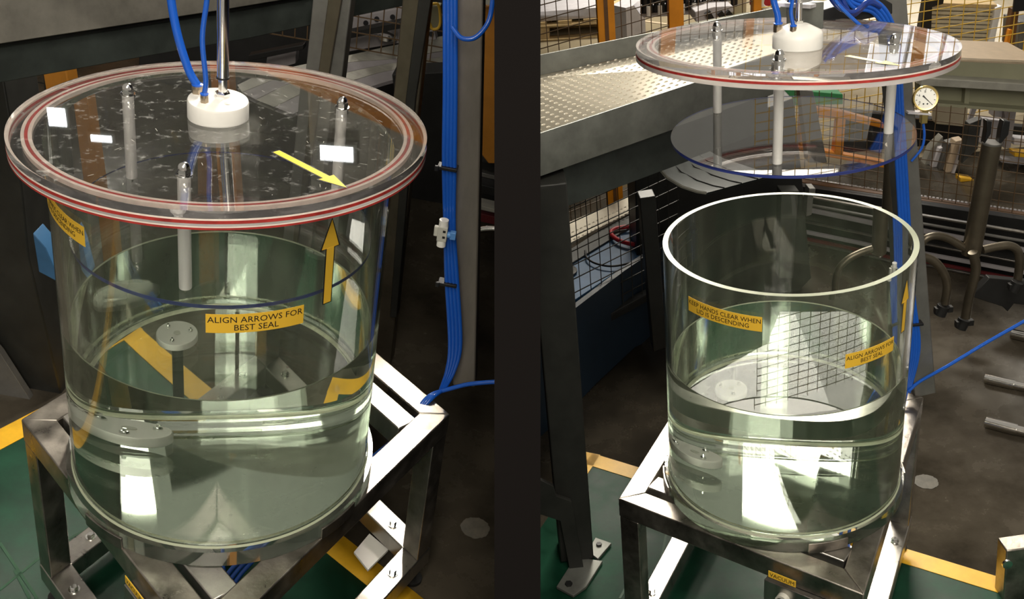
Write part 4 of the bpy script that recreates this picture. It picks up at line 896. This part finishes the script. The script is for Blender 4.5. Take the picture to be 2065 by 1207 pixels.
# bent sheet guard
sg = thing('curved_sheet', 'R', 'curved dull metal chute behind the pressing sheet', 'chute', R.y(1430,350,1.0))
Ys = 1.0; top = [(1322,310),(1345,302),(1380,296),(1440,290)]; bot = [(1352,352),(1385,373),(1420,389),(1450,395)]
ed = [R.y(*p, Ys) for p in ((1320,312),(1326,335),(1345,358),(1375,376),(1405,386),(1424,389))]; far = [R.y(*p, Ys+.35) for p in ((1395,285),(1420,300),(1450,318),(1490,332),(1530,345),(1560,352))]
m = MB(); n_ = len(ed)
vs = ed+far+[v+Vector((0,0,-.006)) for v in ed]+[v+Vector((0,0,-.006)) for v in far]
fs = [(i, i+1, n_+i+1, n_+i) for i in range(n_-1)]+[(2*n_+i+1, 2*n_+i, 3*n_+i, 3*n_+i+1) for i in range(n_-1)]+[(2*n_+i, 2*n_+i+1, i+1, i) for i in range(n_-1)]
m.add(vs, fs, 0, False); part('chute_sheet', m, 'darkgreen', sg)
m = MB(); m.tube(ed, .005, 6); part('rolled_edge', m, 'conc', sg)
for q_ in (.25, .5, .75):
    m = MB(); m.tube([a_*(1-q_)+b_*q_+Vector((0,0,.001)) for a_, b_ in zip(ed, far)], .0022, 6); part('chute_groove', m, 'legblack', sg)
# dark structure behind the tank (left of it), verticals
slab('black_machine', 'R', ((1280,330),(1330,300),(1600,200),(1640,560),(1600,600),(1340,640),(1285,560)), 1.75, .2, 'blackmetal', 'black machine body behind the open tank', 'machine', .004)
slab('dark_post', 'R', ((1290,400),(1322,395),(1345,700),(1318,710)), 1.0, .06, 'blackmetal', 'black post just left of the open tank', 'post', .003)
slab('inner_post', 'R', ((1575,385),(1612,385),(1600,560),(1570,560)), 1.6, .06, 'darksteel', 'dark post seen through the open tank', 'post', .003)
slab('inner_post', 'R', ((1632,380),(1645,380),(1640,432),(1628,436)), 1.55, .05, 'greypost', 'short grey post inside the view of the open tank', 'post', .002)
# chrome rods lying on the floor at right
for k, (p0, p1, pj_, rr) in enumerate((((1986,762),(2110,790),(2040,774),.014), ((1988,850),(2110,882),(2030,862),.015), ((2040,672),(2110,688),(2050,675),.015))):
    a, b = [R.z(*p, FLOOR+rr+.003) for p in (p0, p1)]; lab = ('chrome rod lying on the dark floor, middle of three', 'chrome rod lying on the dark floor, nearest of three', 'chrome rod lying on the dark floor, farthest of three')[k]
    t = thing('chrome_rod', 'R', lab, 'rod', a, 'chrome rods on the floor'); d_ = (b-a).normalized()
    m = MB(); m.tube([a, a+d_*.09], rr*1.15, 20); part('rod_sleeve', m, 'chrome', t); m = MB(); m.tube([a+d_*.09, b], rr*.95, 20); part('rod_shaft', m, 'chrome', t)
# machine foot bottom right
q = [R.z(*p, FLOOR+.02) for p in ((2028,1207),(2040,1112),(2052,1112),(2090,1130),(2090,1260),(2030,1260))]
slab('machine_post', 'R', ((2030,1110),(2045,1108),(2100,1100),(2100,1260),(2020,1260)), .02, .05, 'steel', 'brown steel post at the lower right corner', 'post', .003)
p = R.y(2030,1135,.0); m = MB(); m.lathe([(.012,0),(.012,.006),(0,.008)], seg=16, M4=Matrix.Translation(p) @ Matrix.Rotation(PI/2, 4, 'X')); solid('bolt_head', m, 'chrome', 'R', 'round chrome bolt head at the lower right corner', 'bolt')

# ================================================================ LEFT BAY BACKGROUND
YT = .75
pL = V2(L.z(0,90,.5), L.z(440,22,.5))
tr = thing('overhead_tray', 'L', 'grey galvanised tray side crossing the upper left', 'panel', L.v(200,50,*pL))
q = [L.v(*p, *pL) for p in ((-60,98),(0,89),(440,22),(620,-8),(620,-60),(-60,-60))]; m = MB(); m.prism(q, (-.02,.03,0)); part('side_sheet', m, 'dullsheet', tr, .002)
q = [L.v(*p, (pL[0][0],pL[0][1]+.03), (pL[1][0],pL[1][1]+.03)) for p in ((-60,100),(440,24),(900,-46),(900,-2),(815,12),(500,78),(340,106),(-60,178))]; m = MB(); m.prism(q, (-.02,.06,0)); part('lower_beam', m, 'darkgreen', tr, .002)
q = [L.v(*p, (pL[0][0],pL[0][1]+.02), (pL[1][0],pL[1][1]+.02)) for p in ((-60,96),(440,20),(640,-11),(640,-6),(440,28),(-60,104))]; m = MB(); m.prism(q, (-.01,.02,0)); part('edge_strip', m, 'blackmetal', tr)
# left dark column and base
slab('machine_column', 'L', ((-80,150),(6,150),(44,380),(58,520),(132,830),(110,845),(-80,900)), .62, .14, 'legblack', 'broad dark steel column at the left edge', 'column', .004)
slab('column_brace', 'L', ((-60,640),(0,712),(70,820),(62,838),(-60,780)), .58, .02, 'greypost', 'slanting grey brace at the foot of the dark column', 'brace', .001)
slab('orange_upright', 'L', ((82,120),(128,110),(175,390),(200,600),(160,600),(130,400)), 1.15, .06, 'orange2', 'orange upright seen through the left of the closed lid', 'post', .003)
slab('blue_block', 'L', ((66,470),(92,500),(118,560),(112,566),(78,548)), .60, .05, 'bluetray', 'blue painted tray corner left of the closed tank', 'tray', .002)
# white panel with fine grid
slab('louvre', 'L', ((10,163),(54,160),(56,192),(14,197)), 2.6, .05, 'palegrey', 'small pale panel behind fine mesh at left', 'panel', .002)
a, b = L.y(-20,150,2.3), L.y(130,150,2.3)
gl = thing('mesh_guard', 'L', 'fine black mesh guard left of the closed lid', 'guard', a)
part('wire_mesh', meshpanel('L', (a.x,a.y), (b.x,b.y), a.z-.6, a.z+.05, .035, .06, .002), 'blackwire', gl, kind='stuff')
# machine behind upper middle
slab('black_machine', 'L', ((280,160),(280,100),(900,-40),(900,60),(900,230),(560,230)), 2.5, .1, 'blackmetal', 'dark machine front behind the closed lid', 'machine', .004)
bp = thing('machine_cover', 'L', 'lavender grey machine cover with rivet holes behind the slanted posts', 'cover', L.y(750,60,2.2))
pslab(bp, 'upper_cover', 'L', ((682,42),(815,14),(815,42),(680,66)), 2.2, .04, 'lav', .002)
pslab(bp, 'lower_cover', 'L', ((672,82),(815,55),(870,40),(880,80),(800,88),(668,110)), 2.2, .04, 'lav', .002)
pslab(bp, 'side_cover', 'L', ((540,106),(598,96),(596,128),(556,140),(535,140)), 2.2, .04, 'lav', .002)
m = MB()
for p in ((738,46),(792,34),(800,50),(760,38),(870,68)):
    c = L.y(*p, 2.195); m = MB(); m.tube([c, c+Vector((0,-.004,0))], .009, 10); part('rivet_hole', m, 'ink', bp)
m = MB(); c = L.y(780,77,2.18); m.lathe([(.035,0),(.035,.015),(.02,.02),(0,.02)], c, 20); part('chrome_knob', m, 'chrome', bp)
slab('black_bar', 'L', ((676,70),(815,42),(816,56),(674,84)), 2.1, .04, 'blackmetal', 'black bar crossing the grey machine cover', 'bar', .002)
slab('black_bar', 'L', ((500,112),(612,90),(612,100),(500,124)), 2.1, .04, 'blackmetal', 'black bar left of the slanted grey post', 'bar', .002)
a, b = L.y(300,100,2.05), L.y(900,30,2.05)
g3 = thing('mesh_guard', 'L', 'brown mesh guard strip behind the slanted posts', 'guard', a)
za, zb2 = L.y(700,66,2.05).z, L.y(700,20,2.05).z
part('wire_mesh', meshpanel('L', (a.x,a.y), (b.x,b.y), za-.05, zb2+.05, .042, .055, .0018), 'rustwire', g3, kind='stuff')
# curved chute
ch = thing('curved_chute', 'L', 'pale grey curved conveyor chute behind the closed lid', 'chute', L.y(700,150,1.8))
lanes = [((480,175),(560,142),(700,112),(800,90),(960,60)), ((490,190),(580,158),(690,128),(800,118),(960,92)), ((520,205),(600,170),(700,146),(800,126),(960,108)), ((560,220),(640,185),(720,160),(800,140),(960,122)), ((600,235),(670,205),(740,178),(800,160),(860,150))]
ys = [1.95, 1.90, 1.85, 1.8, 1.75]
zc = L.y(700,150,1.85).z
cur = [smooth_path([L.z(*p, zc-.01*i) for p in ln], 6) for i, ln in enumerate(lanes)]
for i in range(len(cur)-1):
    A_, B_ = cur[i], cur[i+1]; n_ = len(A_); m = MB(); B2 = [b_+(a_-b_)*.04 for a_, b_ in zip(A_, B_)]
    vs = A_+B2+[v+Vector((0,0,-.012)) for v in A_]+[v+Vector((0,0,-.012)) for v in B2]
    fs = [(k, n_+k, n_+k+1, k+1) for k in range(n_-1)]+[(n_+k, 3*n_+k, 3*n_+k+1, n_+k+1) for k in range(n_-1)]+[(2*n_+k+1, 3*n_+k+1, 3*n_+k, 2*n_+k) for k in range(n_-1)]
    m.add(vs, fs, 0, False); part('chute_strip', m, ('conc','lav','conc','lav')[i], ch)
# slanted posts
post('slanted_post', 'L', (612,560), (678,-30), 0.95, .085, .06, 'greypost', 'left slanted grey steel post behind the closed lid', 'post', base_z=FLOOR)
slab('bronze_post_face', 'L', ((664,-20),(692,-20),(662,160),(606,560),(596,560),(640,160)), .905, .05, 'bronze', 'brown side face of the left slanted post', 'post', .002)
post('slanted_post', 'L', (778,640), (846,-30), 1.0, .062, .06, 'bronze', 'right slanted bronze post behind the closed lid', 'post', base_z=FLOOR)
slab('bronze_post_face', 'L', ((846,-20),(872,-20),(838,200),(800,640),(786,640),(818,200)), .955, .05, 'legblack', 'dark side face of the right slanted post', 'post', .002)
# orange panel, right edge, rails
slab('orange_guard', 'L', ((965,14),(1010,10),(1010,330),(985,330),(962,300)), 1.3, .04, 'orange2', 'orange panel behind the mast at the partition', 'panel', .003)
slab('pale_sheet', 'L', ((962,-20),(1010,-20),(1010,12),(962,8)), 1.2, .03, 'conc', 'pale sheet at the top beside the partition', 'panel')
for k, (y_, mn) in enumerate(((300,'conc'), (322,'blackmetal'), (345,'greypost'), (370,'blackmetal'), (412,'conc'), (428,'darkred'))):
    slab('side_rail', 'L', ((958,y_),(1010,y_+12),(1010,y_+12+(8 if k % 2 == 0 else 16)),(958,y_+(8 if k % 2 == 0 else 16))), 1.35+.01*k, .05, mn, ('upper pale', 'upper black', 'grey', 'lower black', 'lower pale', 'dark red')[k]+' rail of the machine beside the partition', 'rail', .001)
hose('steel_pipe', 'L', [L.y(*p, 1.2) for p in ((955,472),(965,464),(985,461),(1010,461))], .010, 'bent steel pipe end beside the partition', m='chrome', cat='pipe')
slab('yellow_fitting', 'L', ((868,10),(888,12),(886,58),(866,58)), 1.5, .03, 'olive', 'small olive plate with yellow edging by the hoses', 'plate', .002)
hose('yellow_clip', 'L', [L.y(*p, 1.48) for p in ((870,8),(884,10),(888,40),(884,56),(872,58),(866,46))], .004, 'yellow wire clip beside the blue hoses', m='yellowwire', cat='clip')
slab('dark_machine', 'L', ((790,150),(1000,140),(1000,420),(830,420)), 1.95, .1, 'blackmetal', 'black machine base between mast and closed tank', 'machine', .004)
m = MB(); m.box((-5.5,4.3,FLOOR), (2.0,4.4,4.0)); solid('wall_unseen_dark', m, 'darksteel', 'L', kind='structure')  # unseen dark wall, added to darken the closed lid's reflections
for xx, lab in ((-1.3, 'tall orange upright far behind the closed tank, left one'), (.1, 'tall orange upright far behind the closed tank, middle one'), (.95, 'tall orange upright far behind the closed tank, right one')):
    m = MB(); m.box((xx,3.6,FLOOR), (xx+.09,3.7,3.3)); solid('orange_upright', m, 'orange', 'L', lab, 'post')
m = MB(); m.beam((-1.6,3.55,1.2), (1.2,3.55,2.3), .05, .08); solid('orange_rail', m, 'orange', 'L', 'slanting orange rail far behind the closed tank', 'rail')
m = MB(); m.box((-.9,3.9,1.5), (-.1,3.95,2.2)); solid('pale_board', m, 'conc', 'L', 'pale board high on the back wall behind the closed tank', 'board')
# red handles below the tanks
m = MB(); m.prism([R.z(*p, -.33) for p in ((1543,1074),(1586,1070),(1584,1084),(1560,1084))], (0,0,-.01)); solid('red_lever', m, 'redplastic', 'R', 'red handle lying under the open tank base', 'handle')
m = MB(); m.prism([L.z(*p, -.44) for p in ((140,1215),(150,1175),(172,1215))], (0,0,-.01)); solid('red_lever', m, 'redplastic', 'L', 'red handle low under the closed tank stand', 'handle')
# glowing panels added for their reflections in the closed lid
for (x_, y_, z_, w_, h_, lab) in ((-.72,3.74,1.93,.17,.075,'white glowing panel added far behind the closed tank for its reflection, right one'), (-2.36,4.1,1.96,.10,.10,'white glowing panel added far behind the closed tank for its reflection, left one'), (-2.17,4.2,2.10,.12,.035,'white glowing panel added far behind the closed tank for its reflection, middle one')):
    t = thing('lit_panel', 'L', lab, 'lamp', (x_, y_, z_-.05))
    m = MB(); m.box((x_-w_/2-.02, y_, z_-h_/2-.02), (x_+w_/2+.02, y_+.06, z_+h_/2+.02)); part('panel_housing', m, 'galv', t)
    m = MB(); m.box((x_-w_/2, y_-.006, z_-h_/2), (x_+w_/2, y_-.001, z_+h_/2)); part('lit_face', m, 'lit_panel_face', t)
# ================================================================ trim each bay at its side of the partition
bpy.context.view_layer.update()
for o in list(SC.objects):
    if o.type != 'MESH' or o.name.startswith('wall_divider'): continue
    xs = [(o.matrix_world @ Vector(c)).x for c in o.bound_box]
    r0 = o
    while r0.parent: r0 = r0.parent
    ctr = sum(xs)/8
    b = BAYOF[r0]
    lim = SIDE[b]
    if (b == 'L' and max(xs) > lim) or (b == 'R' and min(xs) < lim):
        bm_ = bmesh.new(); bm_.from_mesh(o.data); inv = o.matrix_world.inverted()
        co = inv @ Vector((lim, 0, 0)); no = (o.matrix_world.to_3x3().transposed() @ Vector((1 if b == 'L' else -1, 0, 0))).normalized()
        bmesh.ops.bisect_plane(bm_, geom=bm_.verts[:]+bm_.edges[:]+bm_.faces[:], dist=1e-6, plane_co=co, plane_no=no, clear_outer=True, clear_inner=False)
        eb = [e_ for e_ in bm_.edges if e_.is_boundary]
        if eb and len(eb) < 3000: bmesh.ops.holes_fill(bm_, edges=eb, sides=0)
        if len(bm_.verts) == 0: print('EMPTY AFTER TRIM', o.name)
        bm_.to_mesh(o.data); bm_.free()
